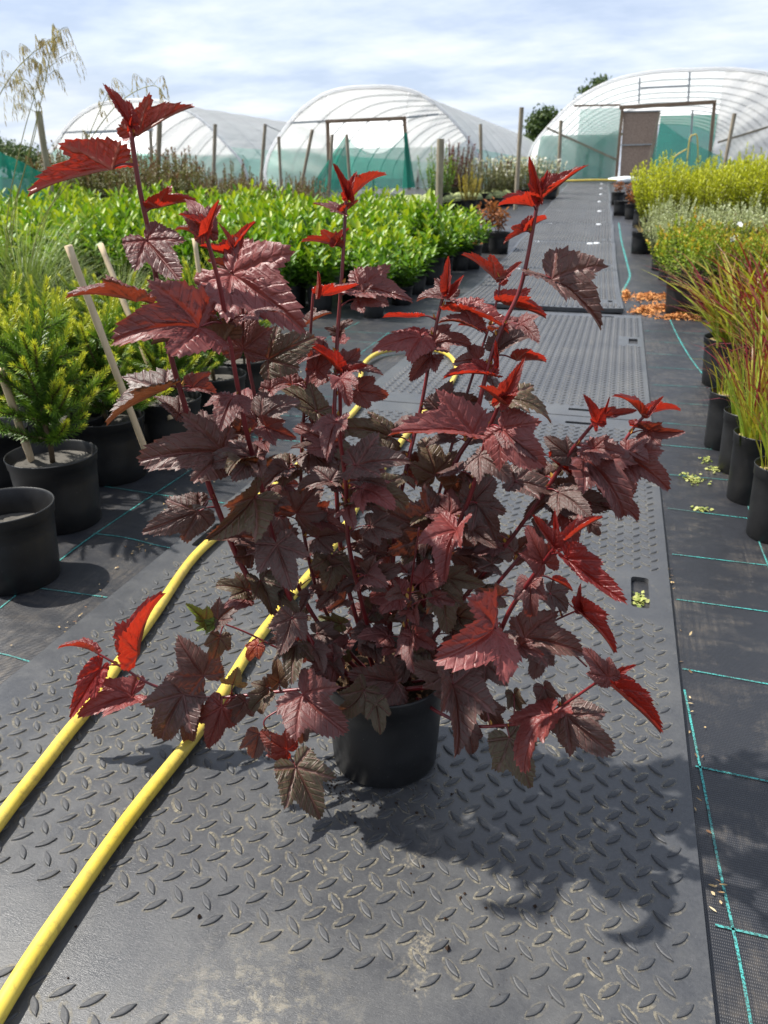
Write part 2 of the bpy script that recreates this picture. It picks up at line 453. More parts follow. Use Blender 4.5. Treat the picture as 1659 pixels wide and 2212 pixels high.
LEAVES="""280 270 220 178 40 0.01 R 0.75 0.0
297 291 422 231 -35 0.0 R 0.85 0.0
280 281 286 252 60 0.0 R 0.7 0.0
242 362 59 426 -30 -0.02 R 1.0 0.0
339 448 427 437 -30 0.0 R 1.1 0.0
446 502 383 464 30 -0.02 R 0.8 0.0
447 502 474 432 50 0.0 R 0.8 -0.005
447 502 481 442 30 0.02 R 0.8 0.005
443 499 405 435 40 0.03 P 0.8 0.01
316 518 389 608 65 -0.03 M 1.15 -0.01
417 505 378 499 20 0.0 M 0.8 0.0
295 648 140 645 -12 -0.02 M 1.0 0.0
433 705 243 745 45 -0.03 P 1.05 -0.01
483 735 325 745 -20 0.0 D 0.9 0.0
525 755 533 645 70 0.03 M 1.15 0.0
357 838 230 921 25 -0.03 D 1.15 0.0
388 895 330 858 30 0.02 D 1.0 0.01
483 975 299 999 40 -0.03 D 1.0 -0.01
551 988 443 1011 35 0.0 D 1.0 0.01
430 1104 305 1151 40 -0.02 D 0.95 0.0
551 1075 440 1166 50 -0.03 O 1.0 0.0
602 1174 445 1162 50 -0.02 D 1.0 -0.01
750 425 718 352 50 0.0 R 0.8 0.0
750 425 773 369 40 0.01 R 0.6 0.0
759 425 836 378 0 0.0 R 0.8 0.0
736 457 675 440 30 -0.01 M 1.2 0.0
738 459 775 433 10 0.01 R 0.9 0.0
724 530 650 523 -20 0.0 R 1.0 0.0
724 530 755 495 20 0.02 R 0.8 0.0
775 623 893 656 15 -0.02 M 1.1 0.0
690 637 776 614 10 0.0 R 0.9 0.0
682 635 685 584 60 0.0 R 0.5 0.0
499 588 665 726 50 -0.04 P 1.1 -0.02
510 548 554 480 30 0.0 R 0.8 0.0
510 548 469 478 50 0.0 R 0.6 0.0
510 550 430 531 20 -0.02 R 0.8 0.0
500 581 448 565 20 0.0 M 1.0 0.0
540 584 609 573 30 0.03 R 0.9 0.01
578 776 685 728 70 0.03 O 1.1 0.02
669 697 718 677 10 0.0 D 1.0 0.02
729 719 764 694 50 0.0 D 1.0 0.02
728 719 700 708 40 0.0 D 1.0 0.02
729 799 662 745 40 0.0 R 0.7 -0.01
738 807 797 790 50 -0.01 R 0.8 -0.015
736 818 753 880 60 -0.02 P 0.9 -0.01
744 792 829 812 40 0.0 M 0.9 0.0
736 789 778 754 60 0.02 M 1.0 0.01
682 799 700 734 70 0.03 M 1.0 0.01
685 889 596 836 40 0.02 O 0.85 0.0
562 907 649 867 45 0.02 D 1.3 -0.01
551 911 503 893 40 0.0 M 1.0 -0.01
911 727 801 763 35 -0.02 P 1.0 -0.01
904 683 826 686 10 0.0 R 0.8 0.0
964 628 970 552 80 0.01 R 0.85 0.0
968 635 1004 592 60 0.0 R 0.7 0.0
970 643 900 652 20 0.02 M 1.0 0.01
981 669 1100 722 30 -0.03 R 0.95 -0.01
1037 712 989 703 -20 0.0 R 1.0 0.0
930 769 886 825 50 -0.02 M 1.2 0.01
933 747 1019 758 45 0.0 M 1.1 0.02
1071 603 996 550 -15 0.0 R 0.8 0.0
1083 606 1130 565 10 0.0 R 0.7 0.0
1166 431 1144 336 50 0.01 R 0.7 0.0
1169 428 1273 355 5 0.0 R 0.7 0.0
1150 444 1075 445 25 -0.02 R 1.1 -0.01
1169 403 1183 368 50 0.01 R 0.7 0.0
1135 499 1088 528 -25 0.0 R 1.2 0.0
1138 497 1182 473 20 0.02 R 0.9 0.0
1191 601 1298 716 35 -0.03 D 1.1 -0.01
1185 599 1178 571 60 0.01 R 0.8 0.0
1089 655 1180 689 -10 0.0 R 1.0 0.0
1077 753 1151 729 50 0.02 D 1.0 0.02
1083 864 1136 769 60 0.0 R 0.8 -0.01
1079 867 1030 833 45 -0.02 R 0.7 -0.015
1061 809 955 820 20 -0.01 R 0.85 0.0
1077 791 1071 732 60 0.01 R 0.5 0.0
1116 778 1181 783 20 0.01 R 0.6 0.0
1086 864 1119 855 40 -0.02 R 0.7 -0.01
1083 926 1179 1011 60 -0.03 P 1.15 -0.015
1024 937 837 942 50 -0.02 P 0.95 -0.02
946 886 1041 867 55 0.02 D 1.0 0.0
1090 860 1189 915 35 0.0 O 0.95 0.015
1035 984 1101 1042 50 -0.02 D 1.25 0.0
1291 915 1258 850 60 0.0 R 0.8 0.0
1296 900 1379 887 30 0.0 R 0.7 0.0
1302 897 1317 855 60 0.0 R 0.5 0.01
1385 893 1321 856 20 0.0 R 0.8 0.0
1402 893 1471 888 10 0.0 R 0.6 0.0
1404 895 1435 855 50 0.0 R 0.5 0.0
1374 922 1430 952 -10 0.0 R 0.9 0.0
1353 989 1443 1062 50 -0.03 M 1.1 -0.01
1265 991 1342 1120 60 -0.04 M 1.0 -0.02
1302 1024 1367 1070 50 0.0 M 1.0 0.01
1189 988 1259 1035 30 0.0 R 0.8 0.01
1229 984 1175 942 50 0.02 D 1.0 0.01
1212 1075 1324 1099 45 -0.01 D 1.2 0.0
1112 1039 1209 1075 45 0.0 D 1.2 0.01
1331 1079 1371 1105 45 0.0 D 1.2 0.02
1198 1183 1146 1108 50 0.01 R 0.9 0.0
1202 1179 1198 1096 60 0.01 R 0.5 0.01
1232 1160 1304 1118 40 0.01 R 0.6 0.0
1176 1216 1138 1134 55 0.02 P 1.0 0.01
1224 1205 1356 1307 45 -0.04 R 0.9 -0.02
1198 1254 1236 1278 20 0.0 R 0.8 0.02
1258 1318 1256 1255 40 0.0 R 0.6 0.0
1247 1318 1326 1412 50 -0.02 R 0.75 0.0
1131 1378 1260 1415 50 -0.02 D 1.25 -0.01
1146 1261 1149 1331 60 -0.01 M 1.0 0.02
1071 1357 935 1427 60 -0.05 P 1.15 -0.06
1314 1464 1260 1396 50 0.02 M 0.9 0.0
1337 1453 1376 1436 30 0.0 R 0.7 0.0
1333 1464 1374 1471 30 0.0 R 0.7 -0.01
1325 1484 1427 1585 45 -0.02 R 0.8 0.0
1190 1539 1135 1671 60 -0.04 P 1.25 -0.03
1222 1544 1324 1626 50 -0.02 D 1.0 0.0
1100 1594 1145 1704 60 -0.02 O 1.0 0.0
979 1477 981 1638 65 -0.06 D 1.0 -0.06
858 1474 748 1454 60 -0.02 D 1.2 -0.04
812 1519 822 1588 75 -0.02 O 1.0 -0.02
653 1500 751 1583 60 -0.03 M 1.3 -0.04
722 1422 661 1462 50 -0.01 M 1.2 -0.02
631 1335 603 1414 60 -0.03 D 1.2 -0.02
684 1369 745 1389 50 0.0 D 1.2 0.0
801 1360 793 1418 60 -0.01 D 1.3 0.0
898 1322 862 1398 60 -0.03 D 1.1 0.0
953 1275 964 1371 60 -0.02 O 1.1 0.01
622 1622 562 1578 60 0.01 U 1.0 0.0
559 1585 547 1638 60 0.0 D 1.2 0.0
639 1657 693 1772 70 -0.03 O 1.05 -0.02
659 1388 617 1433 50 0.0 T 1.0 0.01
556 1394 536 1426 50 0.0 T 1.1 0.0
756 1369 777 1353 50 0.0 T 0.9 0.0
784 1397 768 1405 60 0.0 T 1.2 0.0
737 1347 687 1332 50 0.01 G 1.0 0.0
734 1397 756 1430 60 0.0 G 1.1 0.0
603 1474 597 1419 60 0.02 B 1.0 0.0
578 1485 542 1475 40 0.0 O 1.2 0.0
559 1507 565 1543 60 0.0 O 1.1 0.0
650 1550 656 1601 60 0.0 D 1.0 0.0
787 1491 728 1536 60 0.0 O 1.2 -0.01
202 1406 123 1402 20 0.0 R 0.85 0.0
297 1414 359 1281 0 0.02 R 0.8 0.0
217 1444 150 1557 40 -0.02 R 0.8 0.0
285 1502 167 1552 15 -0.02 P 0.95 -0.01
440 1461 383 1370 55 0.02 D 1.2 0.0
395 1499 350 1596 55 -0.01 D 1.1 0.0
410 1514 408 1603 20 0.0 D 0.7 0.0
480 1526 448 1616 50 -0.01 M 0.9 0.0
443 1341 399 1304 50 0.0 Y 1.0 0.0
463 1347 424 1361 55 0.0 Y 0.9 0.0
475 1376 460 1423 60 0.0 B 1.2 0.0
470 1339 532 1297 45 0.02 D 1.0 0.0
502 1479 515 1439 60 0.0 t 1.2 0.0
530 1514 503 1561 60 0.0 D 1.1 0.0
575 1499 545 1534 60 0.0 O 1.2 0.0
640 1109 685 1041 70 0.03 D 1.4 0.0
715 964 634 925 45 0.01 M 1.1 -0.01
700 957 705 1006 60 -0.02 M 1.2 -0.01
628 1004 549 1047 30 -0.01 O 1.0 -0.01
732 1011 685 1006 50 0.0 D 1.3 0.01
768 1004 891 1001 50 0.0 D 1.15 -0.01
940 1027 912 947 70 0.03 O 1.4 0.0
848 944 720 927 25 0.0 O 0.8 0.02
935 1147 803 1091 60 -0.02 D 1.25 -0.02
985 1144 965 1259 65 -0.04 P 1.1 -0.03
1065 1217 984 1192 50 0.0 D 1.2 0.0
808 1191 795 1126 70 0.03 D 1.2 0.0
685 1161 766 1144 50 0.0 D 1.2 0.0
718 1201 700 1276 60 -0.02 O 1.3 -0.01
598 1176 632 1279 60 -0.04 D 1.2 -0.02
562 1254 587 1329 50 -0.02 O 1.2 0.0
798 1241 865 1221 50 0.0 D 1.3 0.0
715 1277 667 1269 50 0.0 D 1.2 0.01
898 1304 892 1222 70 0.03 D 1.0 0.02
758 1264 732 1212 55 0.02 D 1.0 0.02
812 1197 763 1181 50 0.0 O 1.0 0.02
825 1061 753 1044 40 0.0 O 1.0 0.02
1032 1087 1068 1166 60 0.0 D 1.0 0.02
1022 1084 1067 1031 60 0.02 D 1.3 0.02
985 1064 1005 1021 60 0.0 D 1.2 0.03
545 1197 498 1141 50 0.0 D 1.2 0.02
538 1077 508 1117 50 0.0 O 1.1 0.01
902 1004 855 974 50 0.0 D 1.0 0.03
706 1482 668 1475 50 0.0 D 1.1 0.01
925 1428 887 1460 60 0.0 O 1.1 0.0
878 1428 868 1475 60 0.0 D 1.1 0.01
962 1491 934 1453 60 0.0 D 1.1 0.01
909 1388 934 1425 60 0.0 D 1.1 0.01
1082 1370 1059 1438 55 -0.02 D 1.2 0.0
1168 1400 1149 1468 55 -0.02 D 1.2 0.0
1108 1190 1059 1153 50 0.0 D 1.2 0.02
1059 1235 1014 1269 50 0.0 D 1.2 0.02
1112 1198 1157 1153 50 0.0 D 1.2 0.03
1187 1280 1224 1321 50 0.0 D 1.2 0.02
1277 1130 1296 1156 50 0.0 D 1.0 0.02
1050 1529 1090 1574 60 0.0 D 1.0 0.03
1110 1499 1125 1534 60 0.0 O 1.1 0.03
1175 1484 1200 1524 60 0.0 D 1.2 0.02
1010 1574 1020 1629 60 0.0 D 1.0 0.0"""
# ================================================================ ground
GZ = -0.012
ys = list(np.arange(-2, 8, .5)) + list(np.arange(8, 30, .5)) + [30, 32, 36, 45]
xs = list(np.arange(-30, 31, 3.0))
V = [(x, y, zg(y) + GZ) for y in ys for x in xs]
nx = len(xs)
Fc = [(j * nx + i, j * nx + i + 1, (j + 1) * nx + i + 1, (j + 1) * nx + i) for j in range(len(ys) - 1) for i in range(nx - 1)]
ground = kind(new_obj('ground', mesh('ground', V, Fc, FABRIC)))
GRASS = m_simple('field_grass', (.035, .07, .014), (.09, .13, .03), 1.5, .9, .1, .6, 30, .05)
field = kind(new_obj('field', mesh('field', [(-900, 40, .79), (900, 40, .79), (900, 1500, .79), (-900, 1500, .79)], [(0, 1, 2, 3)], GRASS)))
side = kind(new_obj('field', mesh('field', [(-900, -60, -.3), (900, -60, -.3), (900, 60, -.3), (-900, 60, -.3)], [(0, 1, 2, 3)], GRASS)))

def thread(pts, w=.0038):
    P = spline(pts, 6); V, Fc = [], []
    for i, p in enumerate(P):
        t = P[min(i + 1, len(P) - 1)] - P[max(i - 1, 0)]; s = np.array([-t[1], t[0], 0]); s /= np.linalg.norm(s)
        z = zg(p[1]) + GZ + .0016
        for k in (-1, 1): q = p + s * w / 2 * k; V.append((q[0], q[1], z))
    Fc = [(2 * i, 2 * i + 1, 2 * i + 3, 2 * i + 2) for i in range(len(P) - 1)]
    return new_obj('marker_thread', mesh('marker_thread', V, Fc, TEAL), ground)
def wig(a, b, n, amp):
    a, b = np.array(a, float), np.array(b, float)
    return [(*(a + (b - a) * k / n + rng.normal(0, amp, 2)), 0) for k in range(n + 1)]
thread([(.243, .5, 0), (.243, .65, 0), (.239, .76, 0), (.231, .88, 0), (.224, 1.04, 0), (.211, 1.29, 0)])
thread([(.445, 1.5, 0), (.443, 1.89, 0), (.442, 2.02, 0), (.45, 2.4, 0)])
thread([(.49, 3.7, 0), (.434, 4.3, 0), (.40, 5.0, 0), (.384, 5.66, 0)], .008)
thread([(.05, 6.4, 0), (.069, 6.93, 0), (.13, 8.0, 0), (.109, 8.94, 0), (.02, 11.2, 0), (-.05, 13.7, 0)], .02)
thread([(-1.22, .9, 0), (-1.237, 1.18, 0), (-1.258, 1.39, 0), (-1.27, 1.6, 0), (-1.269, 2.13, 0), (-1.27, 2.7, 0)])
thread([(-1.64, 3.1, 0), (-1.636, 3.41, 0), (-1.62, 4.0, 0), (-1.614, 4.43, 0), (-1.6, 4.9, 0)])
thread([(-1.30, 3.1, 0), (-1.29, 3.8, 0), (-1.31, 4.6, 0)])
for y in (.78, 1.075, 1.36, 1.64, 1.88, 2.18, 2.48, 2.78, 3.07, 3.39, 3.69, 4.07, 4.4, 4.75, 5.1):
    thread(wig((.215, y), (1.25, y + rng.uniform(-.02, .03)), 5, .006))
for k, y in enumerate((1.015, 1.28, 1.56, 1.86, 2.16, 2.46, 2.76, 3.06, 3.36, 3.66, 3.96, 4.26, 4.56)):
    thread(wig((-1.025 if y < 3 else -1.1, y), (-1.27 if k in (0, 2) else -1.9, y + rng.uniform(-.02, .02)), 4, .006))

# ================================================================ plastic ground mats
def lug_mesh():
    n = 7; V, Fc = [], []
    def ring(L, W, z):
        P = []
        for k in range(n): 
            t = -1 + 2 * k / n; P.append((L * t, W * (1 - t * t), z))
        for k in range(n):
            t = 1 - 2 * k / n; P.append((L * t, -W * (1 - t * t), z))
        return P
    V += ring(.0155, .0047, 0) + ring(.0142, .0040, .0024) + ring(.0105, .0026, .0030)
    m = 2 * n
    for r in (0, 1):
        for k in range(m): Fc.append((r * m + k, r * m + k, r * m + (k + 1) % m)[:0] or (r * m + (k + 1) % m, r * m + k, (r + 1) * m + k, (r + 1) * m + (k + 1) % m))
    Fc.append(tuple(2 * m + k for k in range(m - 1, -1, -1)))
    return V, Fc
LV, LF = lug_mesh()
LUG = mesh('tread_lug', LV, LF, MAT_LUG)
LVn = np.array(LV); 
def lug_simple():
    V = [(-.0155, 0, 0), (0, -.0047, 0), (.0155, 0, 0), (0, .0047, 0), (-.011, 0, .0035), (0, -.003, .0038), (.011, 0, .0035), (0, .003, .0038)]
    Fc = [(0, 1, 5, 4), (1, 2, 6, 5), (2, 3, 7, 6), (3, 0, 4, 7), (4, 5, 6, 7)]
    return np.array(V), np.array(Fc)
SV, SF = lug_simple()
def lattice(x0, x1, y0, y1, ox, oy):
    out = []
    for ph, ang, dx, dy in ((0, 48, 0, 0), (1, -44, .5, .5)):
        ax, ay = .0409, .0465
        for i in range(int((x0 - ox) / ax) - 2, int((x1 - ox) / ax) + 3):
            for j in range(int((y0 - oy) / ay) - 2, int((y1 - oy) / ay) + 3):
                x, y = ox + (i + dx) * ax, oy + (j + dy) * ay
                if x0 < x < x1 and y0 < y < y1: out.append((x, y, R(ang)))
    return out
def many(Vb, Fb, P, z=0.0, sc_=1.0):
    P = np.array(P); c, s = np.cos(P[:, 2])[:, None], np.sin(P[:, 2])[:, None]
    X = (Vb[None, :, 0] * c - Vb[None, :, 1] * s) * sc_ + P[:, 0:1]
    Y = (Vb[None, :, 0] * s + Vb[None, :, 1] * c) * sc_ + P[:, 1:2]
    Z = np.broadcast_to(Vb[None, :, 2] + z, X.shape)
    VV = np.stack([X, Y, Z], 2).reshape(-1, 3)
    FF = (Fb[None] + (np.arange(len(P)) * len(Vb))[:, None, None]).reshape(-1, Fb.shape[1])
    return VV, FF
def slab(x0, x1, y0, y1, th, holes=(), nsub=1, zf=lambda x, y: 0.0):
    X = sorted({x0, x1, *[h[0] for h in holes], *[h[1] for h in holes], *np.linspace(x0, x1, nsub + 1)})
    Y = sorted({y0, y1, *[h[2] for h in holes], *[h[3] for h in holes], *np.linspace(y0, y1, nsub * 2 + 1)})
    V, Fc, idx = [], [], {}
    def vid(i, j, k):
        if (i, j, k) not in idx:
            idx[i, j, k] = len(V); V.append((X[i], Y[j], zf(X[i], Y[j]) - (th if k else 0)))
        return idx[i, j, k]
    solid = {}
    for i in range(len(X) - 1):
        for j in range(len(Y) - 1):
            cx, cy = (X[i] + X[i + 1]) / 2, (Y[j] + Y[j + 1]) / 2
            solid[i, j] = not any(h[0] < cx < h[1] and h[2] < cy < h[3] for h in holes)
    for (i, j), s in solid.items():
        if not s: continue
        Fc.append((vid(i, j, 0), vid(i + 1, j, 0), vid(i + 1, j + 1, 0), vid(i, j + 1, 0)))
        for di, dj, a, b in ((-1, 0, (i, j + 1), (i, j)), (1, 0, (i + 1, j), (i + 1, j + 1)), (0, -1, (i, j), (i + 1, j)), (0, 1, (i + 1, j + 1), (i, j + 1))):
            if not solid.get((i + di, j + dj), False):
                Fc.append((vid(*a, 0), vid(*a, 1), vid(*b, 1), vid(*b, 0)))
    return V, Fc
def corner_fill(mb, h, r, z, th):
    for sx, cx in ((1, h[0]), (-1, h[1])):
        for sy, cy in ((1, h[2]), (-1, h[3])):
            arc = [(cx + sx * (r - r * math.sin(a)), cy + sy * (r - r * math.cos(a)), z) for a in np.linspace(0, math.pi / 2, 6)]
            P = [(cx, cy, z)] + arc; n = len(P)
            low = [(p[0], p[1], z - th) for p in arc]
            f = [tuple(range(n))] if sx * sy > 0 else [tuple(range(n))[::-1]]
            f += [(1 + k, 2 + k, n + k + 1, n + k) for k in range(n - 2)]
            mb.add(P + low, f)
MX0, MX1, SEAM = -1.02, .202, 3.035
# nearest mat
m1 = thing('ground_mat', 'black chequered plastic mat under the purple shrub and the yellow hose', 'ground mat', (0, 0, 0), 'plastic mats laid as a path')
holes = [(.115, .156, 1.56, 1.706), (-.976, -.935, 1.56, 1.706), (-.125, .015, 2.925, 2.955)]
V, Fc = slab(MX0, MX1, .1, SEAM - .004, .0115, holes)
mb = MB().add(V, Fc)
for h_ in holes[:2]: corner_fill(mb, h_, .011, 0.0, .0115)
corner_fill(mb, holes[2], .010, 0.0, .0115)
base = mb.obj('base_sheet', MAT, m1)
lat = lattice(MX0 + .06, MX1 - .018, .585, 2.90, .129, .688 - .0465 * 2)
lat += [(x, y, a) for x, y, a in lattice(MX0 + .06, MX1 - .018, .20, .475, .129, .463)]
def ok(x, y):
    if 1.515 < y < 1.755 and (x > .075 or x < -.89): return False
    return not (y > 2.78 and -.32 < x < .12 and y > 2.90)
lat = [q for q in lat if ok(q[0], q[1])]
def seen(q):
    px, py = to_px((q[0], q[1], 0)); return -40 < px < 1700 and 0 < py < 2250
lat = [q for q in lat if seen(q) or q[1] > .4]
lat.sort(key=lambda q: (not seen(q), q[1] ** 2 + q[0] ** 2))
for q in lat[:300]:
    o = new_obj('tread_lug', LUG, m1, (q[0], q[1], -.0002)); o.rotation_euler = (0, 0, q[2])
VV, FF = [], []
P = np.array(lat[300:])
Fl = [f for f in LF]
mbL = MB()
q4 = np.array([f for f in LF if len(f) == 4]); 
vv, ff = many(LVn, q4, P, -.0002)
capv = np.array([[2 * 14 + k for k in range(13, -1, -1)]])
vv2, ff2 = many(LVn, np.array([[28 + 13, 28 + 12, 28 + 11, 28 + 10], [28 + 13, 28 + 10, 28 + 9, 28 + 0], [28 + 0, 28 + 9, 28 + 8, 28 + 1], [28 + 1, 28 + 8, 28 + 7, 28 + 2], [28 + 2, 28 + 7, 28 + 6, 28 + 3], [28 + 3, 28 + 6, 28 + 5, 28 + 4]]), P, -.0002)
kind(new_obj('tread_lugs', mesh('tread_lugs', vv, np.concatenate([ff, ff2]), MAT_LUG), m1), 'stuff')
# dust caught round the lugs
sel = [q for q in lat if q[1] < 2.2]
DV = np.array([(.0188 * math.cos(a), .0076 * math.sin(a) * (1 if abs(math.cos(a)) < .8 else .8), 0) for a in np.linspace(0, 2 * math.pi, 13)[:-1]])
DF = np.array([[0, 1, 10, 11], [1, 2, 9, 10], [2, 3, 8, 9], [3, 4, 7, 8], [4, 5, 6, 7]])
dv, df = many(DV, DF, [(x + rng.normal(0, .001), y + rng.normal(0, .001), a) for x, y, a in sel], .0006)
kind(new_obj('dust_rings', mesh('dust_rings', dv, df, DUST), m1), 'stuff')

# second mat
m2 = thing('ground_mat', 'grey plastic mat lying flat beyond the shrub, with fine rows of chevron lugs', 'ground mat', (0, 0, 0), 'plastic mats laid as a path')
holes = [(.115, .165, 4.60, 4.75), (-.125, .015, 3.115, 3.145), (-.12, .02, 5.50, 5.535)]
V, Fc = slab(MX0, .198, SEAM + .004, 5.62, .0115, holes)
MB().add(V, Fc).obj('base_sheet', MAT, m2)
lat2 = [q for q in lattice(MX0 + .05, .18, SEAM + .15, 5.50, .129, .688) if not (4.53 < q[1] < 4.82 and q[0] > .06)]
vv, ff = many(SV, SF, lat2, -.0002)
kind(new_obj('tread_lugs', mesh('tread_lugs', vv, ff, MAT_LUG), m2), 'stuff')

# the far mats climb towards the tunnel, each a little bowed
mo = MB()
V3, F3 = slab(-1.2, 0, 0, 2.42, .03, [(-.11, -.06, .32, .42)], 6, lambda x, y: .018 * math.cos((y - 1.21) / 1.21 * math.pi) * -.6 + .006 * math.sin(x * 5))
MAT3 = mesh('base_sheet', V3, F3, MAT)
lat3 = [q for q in lattice(-1.17, -.03, .05, 2.37, -.03, .05) if not (.25 < q[1] < .49 and q[0] > -.16)]
vv, ff = many(SV, SF, lat3, 0)
vv[:, 2] += .018 * np.cos((vv[:, 1] - 1.21) / 1.21 * math.pi) * -.6 + .006 * np.sin(vv[:, 0] * 5)
LUG3 = mesh('tread_lugs', vv, ff, MAT_LUG)
rv, rf = [], []
for i in range(29):            # low ribs that run the length of the mat
    x = -1.17 + i * .0409
    for y in np.linspace(.04, 2.38, 9):
        z = .018 * math.cos((y - 1.21) / 1.21 * math.pi) * -.6 + .006 * math.sin(x * 5)
        rv += [(x - .006, y, z - .001), (x - .004, y, z + .0055), (x + .004, y, z + .0055), (x + .006, y, z - .001)]
    b = i * 36
    for k in range(8):
        for c in range(3): rf.append((b + k * 4 + c, b + k * 4 + c + 1, b + k * 4 + c + 5, b + k * 4 + c + 4))
RIB3 = mesh('ribs', rv, rf, MAT)
BOLT_M = m_simple('bolt_plate', (.55, .58, .60), (.72, .75, .78), 30, .3, .6)
bv, bf = lathe([(.001, .012), (.03, .012), (.042, .002)], 12)
BOLT = mesh('bolt_plate', bv, bf, BOLT_M)
names = ['first of the ribbed mats, its near edge curled up above the flat grey mat', 'ribbed mat beside the bark chippings, second of the ribbed mats',
         'ribbed mat beside the lone black pot with dry stalks', 'fourth ribbed mat up the path, beside the stacked pots', 'fifth ribbed mat up the path, beside brown dead plants',
         'sixth ribbed mat up the path, level with the yellow green bushes', 'seventh ribbed mat up the path, near the green tunnel', 'last ribbed mat, reaching the yellow hose at the tunnel door']
for k in range(8):
    y = 5.70 + k * 2.44; x = .07 - .029 * (y - 6)
    o = thing('ground_mat', names[k], 'ground mat', (x, y, zg(y) + .022), 'plastic mats laid as a path')
    o.rotation_euler = (math.atan2(zg(y + 2.44) - zg(y), 2.44), rng.uniform(-.006, .006), .029 + rng.uniform(-.006, .006))
    new_obj('base_sheet', MAT3, o)
    kind(new_obj('tread_lugs', LUG3, o), 'stuff'); kind(new_obj('ribs', RIB3, o), 'stuff')
    for bx in (-.22, -.95): new_obj('bolt_plate', BOLT, o, (bx, 2.36, .006))
    if k in (0, 1): new_obj('bolt_plate', BOLT, o, (-.3, 2.30, .006))

# ================================================================ yellow hose: one loop out and back
HR = .0112
hp = [(-140, 2420), (5, 2174), (130, 1978), (282, 1764), (435, 1569), (492, 1481), (568, 1364), (718, 1181), (772, 1091), (822, 1018), (872, 947), (930, 872), (978, 822), (984, 786), (955, 760), (888, 752), (825, 760), (790, 782), (779, 815), (783, 858), (757, 898), (690, 962), (605, 1041), (545, 1085), (490, 1137), (417, 1206), (333, 1327), (260, 1429), (200, 1517), (135, 1598), (50, 1706), (0, 1771), (-110, 1910)]
def at_z(px, py, z):
    d = ray(px, py); t = (z - H) / d[2]; return np.array([d[0] * t, d[1] * t, z])
hpts = [at_z(x, y, HR + .0035) for x, y in hp]
hs = spline(hpts, 6)
hs = [q + np.array([.0005 * math.sin(i * .61), .0005 * math.sin(i * .37 + 1), 0]) for i, q in enumerate(hs)]
V, Fc = tube(hs, [HR * (1 + .008 * math.sin(i * .7)) for i in range(len(hs))], 18)
tag(new_obj('garden_hose', mesh('garden_hose', V, Fc, HOSE, True)), 'yellow garden hose laid in a long loop along the mats', 'hose')
# far hose across the end of the path
V, Fc = tube(spline([at_y(1150, 392, 24.6), at_y(1215, 391, 25.2), at_y(1290, 389, 25.6), at_y(1345, 390, 25.9), at_y(1392, 388, 26.2), at_y(1420, 386, 26.4)], 6), .03, 8)
tag(new_obj('garden_hose', mesh('garden_hose', V, Fc, HOSE, True)), 'yellow hose lying across the far end of the path', 'hose')
WHITE = m_simple('white_sack', (.55, .60, .62), (.75, .79, .80), 9, .5, .4, .5, 12, .04)
p = at_y(1347, 388, 26.0)
V, Fc = lathe([(.001, .0), (.28, .0), (.38, .06), (.36, .13), (.24, .18), (.001, .20)], 18)
V = [(v[0] * 1.25 + .03 * math.sin(v[1] * 9), v[1] * .6, v[2] + .02 * math.sin(v[0] * 11)) for v in V]
o = tag(new_obj('sack', mesh('sack', V, Fc, WHITE, True), None, (p[0], p[1], zg(26.0) + GZ + .01)), 'white plastic sack lying by the tunnel door', 'sack')
# ================================================================ the purple ninebark in its pot
def pot_mesh(r_top, r_bot, h, rim=.012, lip=.03, soil=.03, n=48):
    prof = [(.001, .006), (r_bot * .93, .006), (r_bot * .95, 0), (r_bot, .003)]
    rr = lambda z: r_bot + (r_top * .955 - r_bot) * z / h
    prof += [(rr(h * .33), h * .33), (rr(h * .66), h * .66), (rr(h - lip), h - lip), (rr(h - lip) + rim * .35, h - lip + .002), (r_top * .985, h - .004), (r_top, h - .001), (r_top - .001, h + .0015),
             (r_top - rim * .3, h + .001), (r_top - rim * .45, h - .004), (rr(h - lip) - .004, h - lip), (rr(h * .6) - .004, h - soil - .02)]
    V, Fc = lathe(prof, n)
    return mesh('pot', V, Fc, POT, True)
def soil_mesh(r, z, m, amp=.004, n=28, rings=7, seed=0):
    g = np.random.default_rng(seed); V = [(0, 0, z + amp)]; Fc = []
    for k in range(1, rings + 1):
        for j in range(n):
            a = 2 * math.pi * j / n; V.append((r * k / rings * math.cos(a), r * k / rings * math.sin(a), z + g.normal(0, amp) * (k < rings)))
    for j in range(n): Fc.append((0, 1 + j, 1 + (j + 1) % n))
    for k in range(rings - 1):
        for j in range(n):
            a = 1 + k * n; Fc.append((a + j, a + n + j, a + n + (j + 1) % n, a + (j + 1) % n))
    return mesh('soil', V, Fc, m, True)

